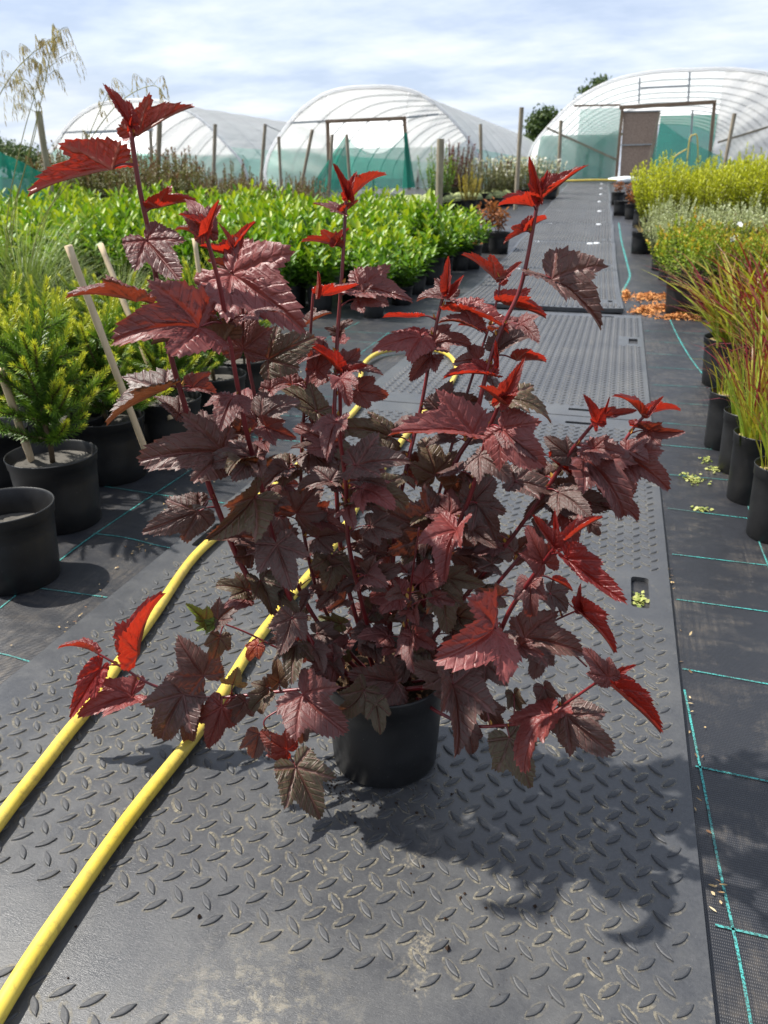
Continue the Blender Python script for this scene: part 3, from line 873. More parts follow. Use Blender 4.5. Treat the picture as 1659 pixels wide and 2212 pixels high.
def ninebark_leaf(seed, fold, curl, side, young):
    g = np.random.default_rng(seed)
    th = np.array([0, 9, 18, 27, 33, 38, 45, 52, 59, 70, 82, 90, 104, 120, 140, 158, 172]) / 180 * math.pi
    if young: rr = np.array([1, .86, .72, .61, .555, .54, .56, .585, .53, .46, .42, .40, .36, .30, .21, .12, .03])
    else: rr = np.array([1, .865, .735, .61, .545, .53, .63, .715, .64, .53, .46, .455, .44, .40, .30, .17, .04])
    rr = rr * (1 + np.concatenate([[0], g.normal(0, .035, len(rr) - 2), [0]]))
    nh, NR = 64, 8
    u = np.linspace(0, 1, nh + 1)
    t1 = (172 / 180 * math.pi) * (u ** 1.12)
    half = []
    for sgn in (1, -1):
        r = np.interp(t1, th, rr * (1 + g.normal(0, .02, len(rr))))
        k = np.arange(nh + 1)
        saw = np.where(k % 2 == 0, .030, -.030) * (1 - .4 * u) + np.where(k % 6 == 0, .034, -.006)
        saw[0] = 0
        half.append(r * (1 + saw))
    ang = np.concatenate([-t1[::-1], t1[1:]]); rad = np.concatenate([half[1][::-1], half[0][1:]])
    rad[nh] = 1.0
    na = len(ang)
    X, Y = [], []
    for k in range(NR + 1):
        s = (k / NR) ** .9
        X.append(rad * s * np.cos(ang)); Y.append(rad * s * np.sin(ang))
    X, Y = np.array(X), np.array(Y)
    veins = np.array([0, 50, -50, 108, -108]) / 180 * math.pi
    def lobe(x, y):
        a = np.arctan2(y, x); d = np.abs(((a[..., None] - veins) + math.pi) % (2 * math.pi) - math.pi)
        return d.argmin(-1)
    lb = lobe(X, Y); va = veins[lb]
    A = X * np.cos(va) + Y * np.sin(va); B = -X * np.sin(va) + Y * np.cos(va)
    rn = np.sqrt(X ** 2 + Y ** 2)
    Z = .020 * np.cos(2 * math.pi * (A - .8 * np.abs(B)) / .115) * np.clip(rn * 4, 0, 1)
    Z -= .032 * np.exp(-(B / .028) ** 2) * np.clip(1.2 - rn, 0, 1)
    Z += .05 * np.sin(3.1 * ang[None, :] + g.uniform(0, 6)) * rn ** 2 + .03 * np.sin(7.3 * ang[None, :] + g.uniform(0, 6)) * rn ** 2
    Z += .03 * np.sin(9 * X + g.uniform(0, 6)) * np.abs(Y)
    # V-fold along the midrib, with rounded sides
    f = fold
    Yf = Y * math.cos(f); Zf = Z + np.abs(Y) * math.sin(f)
    ks = side
    if abs(ks) > 1e-3:
        Zf = Zf - ks * np.sign(1) * Y ** 2
    kc = curl if abs(curl) > 1e-3 else 1e-3
    Xb = np.sin(kc * X) / kc + Zf * np.sin(kc * X); Zb = -(1 - np.cos(kc * X)) / kc + Zf * np.cos(kc * X)
    tip = np.array([Xb[NR, nh], 0, Zb[NR, nh]]); a = math.atan2(tip[2], tip[0]); Ls = math.hypot(tip[0], tip[2])
    Xr = (Xb * math.cos(a) + Zb * math.sin(a)) / Ls; Zr = (-Xb * math.sin(a) + Zb * math.cos(a)) / Ls; Yr = Yf / Ls
    V = np.stack([Xr, Yr, Zr], -1).reshape(-1, 3)
    i, j = np.meshgrid(np.arange(NR), np.arange(na - 1), indexing='ij')
    b = i * na + j
    Fq = np.stack([b, b + na, b + na + 1, b + 1], -1).reshape(-1, 4)
    # per-face lobe keeps the vein pattern clean across lobe borders
    Xf = X.ravel()[Fq]; Yq = Y.ravel()[Fq]
    l2 = lobe(Xf.mean(1), Yq.mean(1)); vf = veins[l2][:, None]
    uv = np.stack([Xf * np.cos(vf) + Yq * np.sin(vf), -Xf * np.sin(vf) + Yq * np.cos(vf)], -1)
    return mesh('leaf', V, Fq, LEAF, True, uv=uv)
OLD = [ninebark_leaf(10 + i, f, c, s, False) for i, (f, c, s) in enumerate([(.30, .6, .1), (.45, 1.0, .0), (.12, .9, .45), (.55, .8, .3), (.35, 1.4, .1), (.05, .7, .5), (.6, 1.2, .4), (.25, 1.1, .2), (.2, 1.6, .3), (.5, .5, .1), (.38, 1.0, .5), (.15, .5, .2), (.65, .9, .1), (.42, 1.7, .2), (.1, 1.2, .6), (.3, .3, .3)])]
YOUNG = [ninebark_leaf(40 + i, f, c, s, True) for i, (f, c, s) in enumerate([(.5, .3, .0), (.75, .5, .1), (.35, .8, .0), (.6, -.25, .1), (.9, .4, .2), (.45, 1.1, .1), (.7, .9, .0), (.3, .2, .2), (.8, -.1, .1)])]
UNDER = [ninebark_leaf(60 + i, f, c, s, False) for i, (f, c, s) in enumerate([(.55, .55, .1), (.75, .4, .2), (.45, .8, .1)])]

KC = dict(R=((.17, .015, .016), 1.0), P=((.185, .046, .045), .54), M=((.122, .041, .039), .38), D=((.090, .046, .039), .14), O=((.090, .062, .032), .06),
          U=((.13, .022, .010), .75), Y=((.15, .20, .02), .0), G=((.06, .075, .015), .0), T=((.42, .09, .025), .9), B=((.13, .07, .03), .1), t=((.30, .19, .05), .1))
pot_c = gp(832, 1712) + np.array([-.0213, .073, 0])
pot_c[2] = 0.004
shrub = thing('potted_shrub', 'purple red leaved shrub in a black pot, standing on the mat in front', 'shrub', tuple(pot_c))
PT = Vector(pot_c)
new_obj('pot', pot_mesh(.098, .084, .166, .010, .022, .018, 64), shrub)
new_obj('soil', soil_mesh(.089, .142, SOIL, .005, 40, 10), shrub)
S0 = to_s(pot_c)
# stems: pixels from the tip down to the soil and how far ahead of the camera the tip stands
STEMS = [
 ('A', .93, .0042, [(283, 285), (300, 400), (325, 520), (345, 650), (369, 769), (400, 878), (430, 980), (463, 1079), (525, 1227), (600, 1330), (690, 1405), (765, 1470)]),
 ('B', .88, .0038, [(443, 500), (474, 616), (492, 714), (518, 860), (537, 951), (562, 1042), (588, 1158), (628, 1297), (682, 1398), (775, 1475)]),
 ('C', .98, .0032, [(510, 550), (519, 616), (536, 780), (549, 851), (563, 950), (583, 1071), (605, 1170), (660, 1300), (720, 1390), (790, 1465)]),
 ('D', 1.05, .0028, [(681, 625), (676, 641), (664, 823), (655, 914), (650, 1025), (655, 1144), (690, 1290), (750, 1400), (800, 1455)]),
 ('E', 1.08, .0034, [(748, 410), (745, 480), (738, 600), (729, 725), (725, 823), (722, 915), (727, 1064), (737, 1191), (765, 1320), (810, 1450)]),
 ('F', .88, .0034, [(733, 825), (735, 874), (735, 951), (747, 1045), (752, 1164), (772, 1264), (795, 1354), (825, 1470)]),
 ('G', 1.08, .0034, [(967, 600), (941, 708), (911, 872), (895, 940), (877, 1014), (855, 1131), (845, 1270), (835, 1440)]),
 ('H', 1.04, .0040, [(1163, 430), (1127, 612), (1090, 696), (1065, 758), (1040, 850), (1022, 933), (988, 990), (962, 1071), (930, 1190), (890, 1310), (850, 1450)]),
 ('I', 1.12, .0024, [(1085, 590), (1068, 670), (1045, 740), (1015, 830), (985, 930), (950, 1060), (905, 1230), (850, 1430)]),
 ('J', .90, .0034, [(1085, 850), (1072, 889), (1054, 933), (1039, 991), (1010, 1086), (960, 1200), (905, 1330), (860, 1460)]),
 ('L', .95, .0034, [(1290, 905), (1281, 916), (1229, 980), (1187, 1046), (1123, 1138), (1074, 1201), (980, 1320), (875, 1460)]),
 ('M', 1.03, .0032, [(1410, 885), (1375, 916), (1329, 980), (1270, 1040), (1217, 1100), (1100, 1230), (980, 1370), (880, 1460)]),
 ('N', .78, .0036, [(1215, 1175), (1198, 1186), (1164, 1228), (1104, 1314), (1060, 1400), (985, 1462), (930, 1482), (870, 1490)]),
 ('O', .88, .0020, [(1268, 1440), (1220, 1400), (1160, 1390), (1060, 1420), (960, 1460), (880, 1475)]),
 ('o', .90, .0020, [(1255, 1315), (1200, 1340), (1130, 1380), (1030, 1430), (890, 1475)]),
 ('P', .80, .0026, [(1310, 1458), (1289, 1474), (1200, 1534), (1155, 1557), (1029, 1569), (950, 1540), (900, 1505)]),
 ('Q', 1.03, .0028, [(205, 1408), (270, 1445), (330, 1480), (420, 1505), (500, 1505), (640, 1490), (760, 1480)]),
 ('S', .90, .0016, [(635, 1650), (612, 1610), (570, 1565), (600, 1535), (680, 1500), (770, 1480)]),
 ('T', .98, .0018, [(440, 1335), (490, 1350), (540, 1370), (600, 1400), (700, 1440), (780, 1475)]),
 ('W', 1.02, .0022, [(862, 1040), (858, 1130), (850, 1230), (845, 1350), (835, 1450)]),
 ('Z', .86, .0018, [(905, 1140), (890, 1250), (875, 1370), (860, 1460)])]
NODES = []                     # (px, py, s, stem index)
stem_pts = []
for si, (nm, st, r0, P) in enumerate(STEMS):
    n = len(P); Q = []
    s_end = S0 + {'A': -.02, 'B': -.03, 'N': -.03, 'P': -.04, 'Q': .0, 'S': -.04}.get(nm, 0)
    for k, (x, y) in enumerate(P):
        f = k / (n - 1); Q.append(at_s(x, y, st + (s_end - st) * f ** 1.3))
    Q = spline(Q, 8)
    Q[-1] = np.array([Q[-1][0], Q[-1][1], min(Q[-1][2], .142)])
    stem_pts.append(Q)
    for q in Q:
        x, y = to_px(q); NODES.append((x, y, to_s(q), si))
ND = np.array(NODES)
stem_mb = [MB() for _ in STEMS]
for si, (nm, st, r0, P) in enumerate(STEMS):
    Q = [p - pot_c for p in stem_pts[si]]; n = len(Q)
    stem_mb[si].tube(Q, [r0 * (.62 + .5 * k / n) for k in range(n)], 10)
BUD = m_simple('bud_scale', (.30, .20, .03), (.50, .20, .04), 200, .45, .4)
bud_B, bud_D = [], []
def frame(b, t, phi, roll=0.0):
    x = t - b; L = np.linalg.norm(x); x = x / L
    tc = np.array([0, 0, H]) - b; tc[2] = 0; tc = tc / np.linalg.norm(tc)
    n = np.array([0, 0, 1.0]) * math.cos(R(phi)) + tc * math.sin(R(phi))
    n = n - x * n.dot(x); n /= np.linalg.norm(n)
    y = np.cross(n, x)
    if roll:
        n, y = n * math.cos(roll) + y * math.sin(roll), y * math.cos(roll) - n * math.sin(roll)
    return x, y, n, L
def put_leaf(b, t, phi, kd, w, k, roll=None):
    x, y, n, L = frame(b, t, phi, rng.normal(0, .30) if roll is None else roll)
    w *= .62 if kd == 'R' else (.82 if phi > 52 else .76)
    if phi < 0: w *= .72
    if kd in 'R' : me = (UNDER if phi < 0 else YOUNG)[k % (3 if phi < 0 else 9)]
    elif phi < 20: me = UNDER[k % 3]
    else: me = OLD[(k * 7) % 16]
    o = new_obj('leaf', me, shrub)
    M = Matrix(((x[0] * L, y[0] * L * w, n[0] * L, b[0]), (x[1] * L, y[1] * L * w, n[1] * L, b[1]), (x[2] * L, y[2] * L * w, n[2] * L, b[2]), (0, 0, 0, 1)))
    o.matrix_basis = Matrix.Translation(-PT) @ M
    c, a = KC[kd]; v = rng.uniform(.82, 1.22)
    if kd == 'R':
        m_ = rng.uniform(0, .6) ** 1.3; c2, a2 = KC['P']; c = tuple(p * (1 - m_) + q * m_ for p, q in zip(c, c2)); a = a * (1 - m_) + a2 * m_
    o.color = (c[0] * v * rng.uniform(.92, 1.08), c[1] * v, c[2] * v, min(1, max(0, a + rng.normal(0, .06))))
    return o
def petiole(b, q, si, r=.0012):
    a, c = q - pot_c, b - pot_c
    m = (a + c) / 2 + np.array([0, 0, .10 * np.linalg.norm(c - a)])
    stem_mb[si].tube(spline([a, m, c], 4), [r * 1.35] * 3 + [r] * 6, 6)
    d = (c - a); bud_B.append(a); bud_D.append(d / max(np.linalg.norm(d), 1e-6) * .5 + np.array([0, 0, .8]))
for k, row in enumerate(LEAVES.strip().splitlines()):
    f = row.split(); bx, by, tx, ty, phi = (float(v) for v in f[:5]); dd = float(f[5]); kd = f[6]; w, ds = float(f[7]), float(f[8])
    d = np.hypot(ND[:, 0] - bx, ND[:, 1] - by + np.where(ND[:, 1] < by, 0, 0)) + np.where(ND[:, 1] < by - 10, 25, 0)
    i = int(d.argmin()); s = ND[i, 2] + ds - (.012 if phi > 30 else 0); si = int(ND[i, 3])
    dist = math.hypot(ND[i, 0] - bx, ND[i, 1] - by)
    for _ in range(26):        # keep leaves clear of the pot wall
        b = at_s(bx, by, s); t = at_s(tx, ty, s + dd)
        if all(q[2] > .175 or math.hypot(q[0] - pot_c[0], q[1] - pot_c[1]) > .108 for q in (b, (b + t) / 2, t)) and t[2] > .006: break
        s -= .01
    put_leaf(b, t, phi, kd, w, k)
    if 8 < dist < 190:
        q = at_s(ND[i, 0], ND[i, 1], ND[i, 2])
        petiole(b, q, si)
# smaller leaves deep inside the bush
nfill = 0
for k in range(135):
    si = int(rng.integers(0, len(STEMS)))
    if STEMS[si][0] in 'QPSTOoI' or nfill >= 90: continue
    Q = stem_pts[si]; u = rng.uniform(.38, .93); i = int(u * (len(Q) - 1)); q = Q[i]
    a = rng.uniform(0, 2 * math.pi); d = np.array([math.cos(a), math.sin(a), rng.uniform(-.1, .5)]); d /= np.linalg.norm(d)
    b = q + d * rng.uniform(.015, .035); L = rng.uniform(.042, .072)
    if b[2] < .20: continue
    nfill += 1
    t = b + (d * .8 + np.array([0, 0, rng.uniform(-.7, .15)])) * L
    put_leaf(b, t, rng.uniform(20, 60), random.choice('DDDOMMP' if u < .7 else 'DDDOOM'), rng.uniform(.95, 1.25), k + 3)
    petiole(b, q, si, .0009)
SMALL = {'D': ([], []), 'M': ([], []), 'O': ([], [])}
def add_small(kd, b, t, phi, w, me):
    x, y, n, L = frame(b, t, phi, rng.normal(0, .3)); co = np.empty(len(me.vertices) * 3); me.vertices.foreach_get('co', co); co = co.reshape(-1, 3)
    SMALL[kd][0].append(b - pot_c + (co[:, 0:1] * x + co[:, 1:2] * y * w + co[:, 2:3] * n) * L); SMALL[kd][1].append(me)
for k in range(420):
    si = int(rng.integers(0, len(STEMS)))
    if STEMS[si][0] in 'QPSToI' or sum(len(v[0]) for v in SMALL.values()) >= 46: continue
    Q = stem_pts[si]; u = rng.uniform(.45, .97); q = Q[int(u * (len(Q) - 1))]
    if q[2] > .52 or q[2] < .19: continue
    a = rng.uniform(0, 2 * math.pi); d = np.array([math.cos(a), math.sin(a), rng.uniform(-.1, .5)]); d /= np.linalg.norm(d)
    b = q + d * rng.uniform(.02, .05); L = rng.uniform(.032, .062)
    if b[2] < .195 and math.hypot(*(b - pot_c)[:2]) < .12: continue
    t = b + (d * .8 + np.array([0, 0, rng.uniform(-.7, .2)])) * L
    add_small(random.choice('DDDMMO'), b, t, rng.uniform(15, 65), rng.uniform(.62, .9), OLD[k % 16]); petiole(b, q, si, .0008)
nm_ = 0
for k in range(600):           # more leaves along the upper half of the middle stems
    si = int(rng.integers(0, len(STEMS)))
    if STEMS[si][0] not in 'BCDEFGIJHLMW' or nm_ >= 46: continue
    Q = stem_pts[si]; u = rng.uniform(.2, .62); q = Q[int(u * (len(Q) - 1))]
    if not .40 < q[2] < .74: continue
    a = rng.uniform(0, 2 * math.pi); d = np.array([math.cos(a), math.sin(a), rng.uniform(.0, .5)]); d /= np.linalg.norm(d)
    b = q + d * rng.uniform(.02, .035); L = rng.uniform(.045, .068); t = b + (d * .8 + np.array([0, 0, rng.uniform(-.8, .0)])) * L
    add_small('M' if u < .4 else random.choice('DMO'), b, t, rng.uniform(20, 60), rng.uniform(.65, .85), OLD[k % 16]); petiole(b, q, si, .0009); nm_ += 1
for kd, (VS, MS) in SMALL.items():
    fs, uvs, off = [], [], 0
    for v_, me in zip(VS, MS):
        nl = len(me.loops); f = np.empty(nl, dtype=np.int32); me.loops.foreach_get('vertex_index', f); u_ = np.empty(nl * 2, dtype=np.float32); me.uv_layers[0].data.foreach_get('uv', u_)
        fs.append(f.reshape(-1, 4) + off); uvs.append(u_); off += len(v_)
    o = kind(new_obj('small_leaves', mesh('small_leaves', np.concatenate(VS), np.concatenate(fs), LEAF, True, uv=np.concatenate(uvs)), shrub), 'stuff')
    c, a = KC[kd]; o.color = (*c, a)
for si, s_ in enumerate(STEMS): stem_mb[si].obj('stem', STEM, shrub, True)
bd = np.array(bud_B); dd_ = np.array(bud_D)
V, Fq = leaf_quads(bd, dd_, rng.normal(0, 1, bd.shape), .011, .005, .5)
kind(new_obj('buds', mesh('buds', V, Fq, BUD), shrub), 'stuff')
# bits of bark and dry leaf on the soil
n = 170; a = rng.uniform(0, 6.28, n); r_ = .077 * np.sqrt(rng.uniform(0, 1, n))
V, Fq = leaf_quads(np.stack([r_ * np.cos(a), r_ * np.sin(a), np.full(n, .146)], 1), np.stack([rng.normal(0, 1, n), rng.normal(0, 1, n), rng.normal(0, .3, n)], 1), np.stack([rng.normal(0, .4, n), rng.normal(0, .4, n), np.ones(n)], 1), rng.uniform(.004, .013, n), rng.uniform(.002, .006, n))
BARKY = m_simple('bark_bits', (.10, .045, .02), (.42, .20, .08), 90, .85, .15)
kind(new_obj('bark_bits', mesh('bark_bits', V, Fq, BARKY), shrub), 'stuff')
# ================================================================ plant kinds for the beds
ORD = ['first', 'second', 'third', 'fourth', 'fifth', 'sixth', 'seventh', 'eighth', 'ninth', 'tenth', 'eleventh', 'twelfth', 'thirteenth', 'fourteenth', 'fifteenth', 'sixteenth', 'seventeenth']
def shoots(seed, ns, h, spread, nl, L, W, rb=.05, start=.25, lang=55, tipb=.5, fold=.25, bend=.12, jit=.15, topw=1.0, hj=.2, toff=0.0):
    """leafy shoots -> foliage arrays (V, F, tint) and stem curves"""
    g = np.random.default_rng(seed); B, D, N, Ls, Ws, T, stems = [], [], [], [], [], [], []
    for s in range(ns):
        a = 2.39996 * s + g.normal(0, .3); f = math.sqrt((s + .5) / ns)
        tilt = spread * f + g.normal(0, .06); l = h * (1 - .22 * f) * g.uniform(1 - hj, 1 + hj * .4)
        p0 = np.array([rb * f * math.cos(a), rb * f * math.sin(a), 0]); out = np.array([math.cos(a), math.sin(a), 0])
        pts = []
        for k in range(6):
            t = k / 5; th = tilt * (1 - .35 * t); pts.append(p0 + out * math.sin(th) * l * t + np.array([0, 0, math.cos(th) * l * t]) + g.normal(0, .01 * l, 3) * t)
        pts = np.array(pts); stems.append(pts)
        for k in range(nl):
            t = start + (1 - start) * (k + g.uniform(0, 1)) / nl; i = min(int(t * 5), 4); u = t * 5 - i
            q = pts[i] * (1 - u) + pts[i + 1] * u; ax = pts[i + 1] - pts[i]; ax = ax / np.linalg.norm(ax)
            b = 2.39996 * k + s + g.normal(0, .3); e1 = np.cross(ax, [.3, .2, .9]); e1 /= np.linalg.norm(e1); e2 = np.cross(ax, e1)
            rad = e1 * math.cos(b) + e2 * math.sin(b); la = R(lang * (1 - .55 * t ** 3) + g.normal(0, 10))
            d = rad * math.sin(la) + ax * math.cos(la)
            B.append(q); D.append(d); N.append(ax * math.sin(la) - rad * math.cos(la) + g.normal(0, jit, 3))
            sz = g.uniform(.75, 1.15) * (1 - (1 - topw) * t); Ls.append(L * sz); Ws.append(W * sz)
            T.append(min(1, max(0, .15 + toff + tipb * t ** 2.2 + g.normal(0, .13))))
    V, Fq = leaf_quads(np.array(B), np.array(D), np.array(N), np.array(Ls), np.array(Ws), fold, bend)
    return V, Fq, np.repeat(np.array(T), 2), stems
def plant_meshes(name, m, twig_m, tr=.003, z0=0.0, **kw):
    V, Fq, T, st = shoots(**kw); V = V + np.array([0, 0, z0])
    mb = MB()
    for p in st: mb.tube(p[::1] + np.array([0, 0, z0]), [tr * (1 - .6 * k / 5) for k in range(6)], 4, False)
    return mesh('foliage', V, Fq, m, False, T), mesh('twigs', mb.v, mb.f, twig_m, True)
TWIG = m_simple('twig_bark', (.06, .04, .02), (.14, .10, .06), 30, .8, .2)
GTWIG = m_simple('green_twig', (.07, .12, .02), (.14, .20, .04), 30, .6, .3)
# one pot size for each kind of plant (radius, base radius, height)
POTS = {}
def pot_part(par, key, r1, r0, h, soil_m=SOIL, n=32, sz=.02):
    if key not in POTS:
        POTS[key] = (pot_mesh(r1, r0, h, r1 * .07, h * .13, sz + .01, n), soil_mesh(r1 * .93, h - sz, soil_m, .003, 24, 6, len(POTS)))
    new_obj('pot', POTS[key][0], par); new_obj('soil', POTS[key][1], par)
def plant(name, label, cat, group, loc, rz, pot, fol, extra=None, scale=1.0):
    t = thing(name, label, cat, loc, group, rz)
    if scale != 1.0: t.scale = (scale, scale, scale * (rng.uniform(.82, 1.2) if name == 'evergreen_bush' else 1.0))
    if pot: pot_part(t, *pot)
    f = new_obj('foliage', fol[0], t); kind(f, 'stuff')
    kind(new_obj('twigs', fol[1], t), 'stuff')
    return t

# ---------------------------------------------------------------- glossy evergreen block on the left
LAUREL = m_foliage('glossy_evergreen_leaf', (.032, .095, .008), (.125, .265, .012), (.37, .43, .022), .42, .36, .40)
LV_ = [plant_meshes('evergreen', LAUREL, GTWIG, .003, .17, seed=100 + i, ns=17, h=.40, spread=.80, nl=20, L=.082, W=.034, rb=.045, start=.12, lang=62, tipb=.66, fold=.18, bend=.10, hj=.5, toff=(-.12, .06, -.03, .12, -.08, .03)[i]) for i in range(6)]
cnt = 0
for iy in range(17):
    for ix in range(22):
        x = -1.60 - ix * .31 + rng.normal(0, .035) - (.1 if iy % 2 else 0); y = 5.15 + iy * .30 + rng.normal(0, .03)
        if iy > 13 and ix < 3: continue
        if x < -2.6 and y < 5.0 + .10 * (-2.6 - x): continue
        px, py = to_px((x, y, zg(y) + .4))
        if px < -60 or px > 1120: continue
        nearside = ix < 2 or iy < 2
        lab = ('glossy evergreen bush in the front row of the block, %s from the path' % ORD[ix] if iy == 0 and ix < 17 else 'glossy evergreen bush along the path side of the block, %s from the front' % ORD[iy]) if (iy == 0 and ix < 17) or ix == 0 else 'bright glossy evergreen bush within the dense block behind the shrub'
        plant('evergreen_bush', lab, 'bush', 'block of glossy evergreen bushes', (x, y, zg(y) + GZ), rng.uniform(0, 6.28), ('laurel', .105, .085, .19) if nearside or iy < 3 else None, LV_[int(rng.integers(0, 6))], scale=rng.uniform(.80, 1.2))
        cnt += 1

# ---------------------------------------------------------------- spiky young conifers in big pots
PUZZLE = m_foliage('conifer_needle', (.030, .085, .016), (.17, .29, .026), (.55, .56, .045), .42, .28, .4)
def conifer(seed, h=.46):
    g = np.random.default_rng(seed); B, D, N, L, T = [], [], [], [], []; mb = MB()
    def spine(P, n, l, light):
        P = np.array(P); k = len(P)
        for i in range(n):
            t = (i + g.uniform(0, 1)) / n * (k - 1); j = min(int(t), k - 2); q = P[j] + (P[j + 1] - P[j]) * (t - j)
            ax = P[j + 1] - P[j]; ax = ax / np.linalg.norm(ax); e1 = np.cross(ax, [.31, .2, .93]); e1 /= np.linalg.norm(e1); e2 = np.cross(ax, e1)
            b = 2.39996 * i; rad = e1 * math.cos(b) + e2 * math.sin(b); u = t / (k - 1); la = R(58 - 28 * u + g.normal(0, 6))
            B.append(q); D.append(rad * math.sin(la) + ax * math.cos(la)); N.append(ax * math.sin(la) - rad * math.cos(la)); L.append(l * (1 - .35 * u ** 3) * g.uniform(.85, 1.1))
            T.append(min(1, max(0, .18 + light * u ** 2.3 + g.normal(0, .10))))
    trunk = [np.array([g.normal(0, .006), g.normal(0, .006), z]) for z in np.linspace(0, h, 6)]
    mb.tube(trunk, [.011, .010, .009, .007, .006, .004], 8)
    spine(trunk[2:], 150, .042, .8)
    lev = [.22, .38, .54, .70, .86]
    for li, f in enumerate(lev):
        nb = 6; l = .29 * (1 - .5 * f) + .04
        for b in range(nb):
            a = 2 * math.pi * b / nb + li * .7 + g.normal(0, .3); el = .25 + .5 * f + g.normal(0, .22); ll = l * g.uniform(.6, 1.3)
            o = np.array([math.cos(a), math.sin(a), 0]); z0 = h * f
            P = [np.array([0, 0, z0]) + o * ll * t * math.cos(el) + np.array([0, 0, ll * t * (math.sin(el) + .35 * t)]) for t in np.linspace(0, 1, 5)]
            mb.tube(P, [.006, .005, .005, .004, .003], 5, False); spine(P, int(100 + ll * 560), .042, .95)
            for sgn in (-1, 1):
                if ll < .15 or g.uniform() < .45: continue
                q = P[2]; o2 = np.array([math.cos(a + sgn * .8), math.sin(a + sgn * .8), .15]); l2 = ll * .48
                P2 = [q + o2 * l2 * t + np.array([0, 0, .25 * l2 * t * t]) for t in np.linspace(0, 1, 4)]
                mb.tube(P2, .003, 4, False); spine(P2, 70, .038, .95)
    V, Fq = leaf_quads(np.array(B), np.array(D), np.array(N), np.array(L), np.array(L) * .14, .35, -.05)
    return mesh('foliage', V, Fq, PUZZLE, False, np.repeat(np.array(T), 2)), mesh('trunk', mb.v, mb.f, TWIG, True)
CON = [conifer(200 + i, (.46, .40, .36)[i]) for i in range(3)]
CONI = [((137, 1120), .118, .100, .200, 'spiky yellow green conifer in the large black pot second nearest on the left', .68),
        ((247, 1022), .118, .100, .195, 'spiky yellow green conifer whose pot shows pale crusted soil behind the cane', .66),
        ((372, 972), .118, .100, .195, 'spiky green conifer in a black pot partly behind the shrub leaves', .58),
        ((470, 905), .125, .105, .19, 'small spiky green conifer in a black pot with a cane, behind the shrub stems', .62),
        ((535, 862), .120, .100, .19, 'farthest spiky conifer of the front row, behind the shrub stems', .55)]
for k, (g_, r1, r0, hh, lab, s_) in enumerate(CONI):
    p = gp(*g_); t = thing('potted_conifer', lab, 'conifer', (p[0], p[1], GZ), 'potted conifers along the left of the path', rng.uniform(0, 6))
    pot_part(t, 'con%d' % (k > 2), r1, r0, hh, SILT, 48, .028)
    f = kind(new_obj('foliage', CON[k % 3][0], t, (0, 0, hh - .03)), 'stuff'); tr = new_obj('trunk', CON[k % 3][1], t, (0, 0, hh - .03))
    f.scale = tr.scale = (s_,) * 3
for k, (x, y, s_, lab) in enumerate([(-1.74, 1.75, .66, 'spiky conifer at the left edge, behind the nearest pots'), (-1.82, 2.15, .66, 'spiky conifer with lime tips in the second row, left of the leaning cane'),
                                     (-1.86, 2.65, .64, 'spiky conifer in the second row, right of the leaning cane'), (-1.83, 3.15, .58, 'spiky conifer in the second row, just under the evergreen block'),
                                     (-2.2, 2.4, .64, 'spiky conifer in the third row below the tall grass'), (-2.25, 3.0, .58, 'spiky conifer in the third row, behind the two canes'), (-1.9, 3.6, .58, 'spiky conifer at the back of the conifer rows'), (-1.60, 1.95, .62, 'low spiky conifer squeezed between the two nearest conifer pots'), (-1.66, 2.42, .6, 'low spiky conifer right behind the crusted pot'), (-2.1, 1.95, .7, 'spiky conifer at the left edge, third row')]):
    t = thing('potted_conifer', lab, 'conifer', (x, y, GZ), 'potted conifers along the left of the path', rng.uniform(0, 6))
    pot_part(t, 'con0', .118, .100, .195, SILT, 48, .028)
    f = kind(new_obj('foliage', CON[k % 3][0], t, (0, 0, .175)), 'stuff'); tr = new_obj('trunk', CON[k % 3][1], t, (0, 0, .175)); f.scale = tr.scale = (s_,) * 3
# nearest pot at the left edge, with a rusty seedling
p = gp(40, 1240)
t = thing('plant_pot', 'nearest black pot at the left edge, sunken soil and a rusty red seedling', 'plant pot', (p[0], p[1], GZ))
new_obj('pot', pot_mesh(.110, .094, .19, .010, .028, .070, 56), t); new_obj('soil', soil_mesh(.097, .128, SILT, .004, 28, 6, 3), t)
RUST = m_foliage('rusty_needle', (.10, .025, .010), (.30, .07, .02), (.45, .16, .04), .5, .3)
f = plant_meshes('seedling', RUST, TWIG, .002, .13, seed=5, ns=5, h=.12, spread=.7, nl=26, L=.022, W=.006, rb=.01, start=.1)
sd = kind(new_obj('seedling', f[0], t, (-.07, -.02, 0)), 'stuff'); new_obj('seedling_stem', f[1], t, (-.07, -.02, 0))

# ---------------------------------------------------------------- canes beside the conifers
def cane(a, b, Y1, Y0, lab, r=.009):
    A, B = at_y(*a, Y1), at_y(*b, Y0); d = B - A; B = A + d * ((A[2] - .14) / max(A[2] - B[2], .01)) if B[2] > .14 else B
    P = [A + (B - A) * t for t in np.linspace(0, 1, 16)]
    t_ = tag(MB().tube(P, [r * (1.12 if k % 5 == 0 else 1.0) for k in range(16)], 10).obj('cane', CANE, None, True), lab, 'cane', 'bamboo canes in the conifer pots')
cane((0, 798), (84, 1040), 1.55, 1.64, 'thick pale cane in the near conifer pot at the left edge', .0095)
cane((147, 530), (247, 795), 1.70, 1.74, 'long cane leaning right, rising above the conifers')
cane((217, 528), (262, 640), 2.30, 2.25, 'cane just right of the long leaning cane, behind the folded leaf')
cane((420, 515), (463, 838), 2.70, 2.62, 'cane standing in the small pot behind the tallest stems')
cane((493, 581), (497, 660), 3.3, 3.3, 'short thin cane between two purple stems', .008)

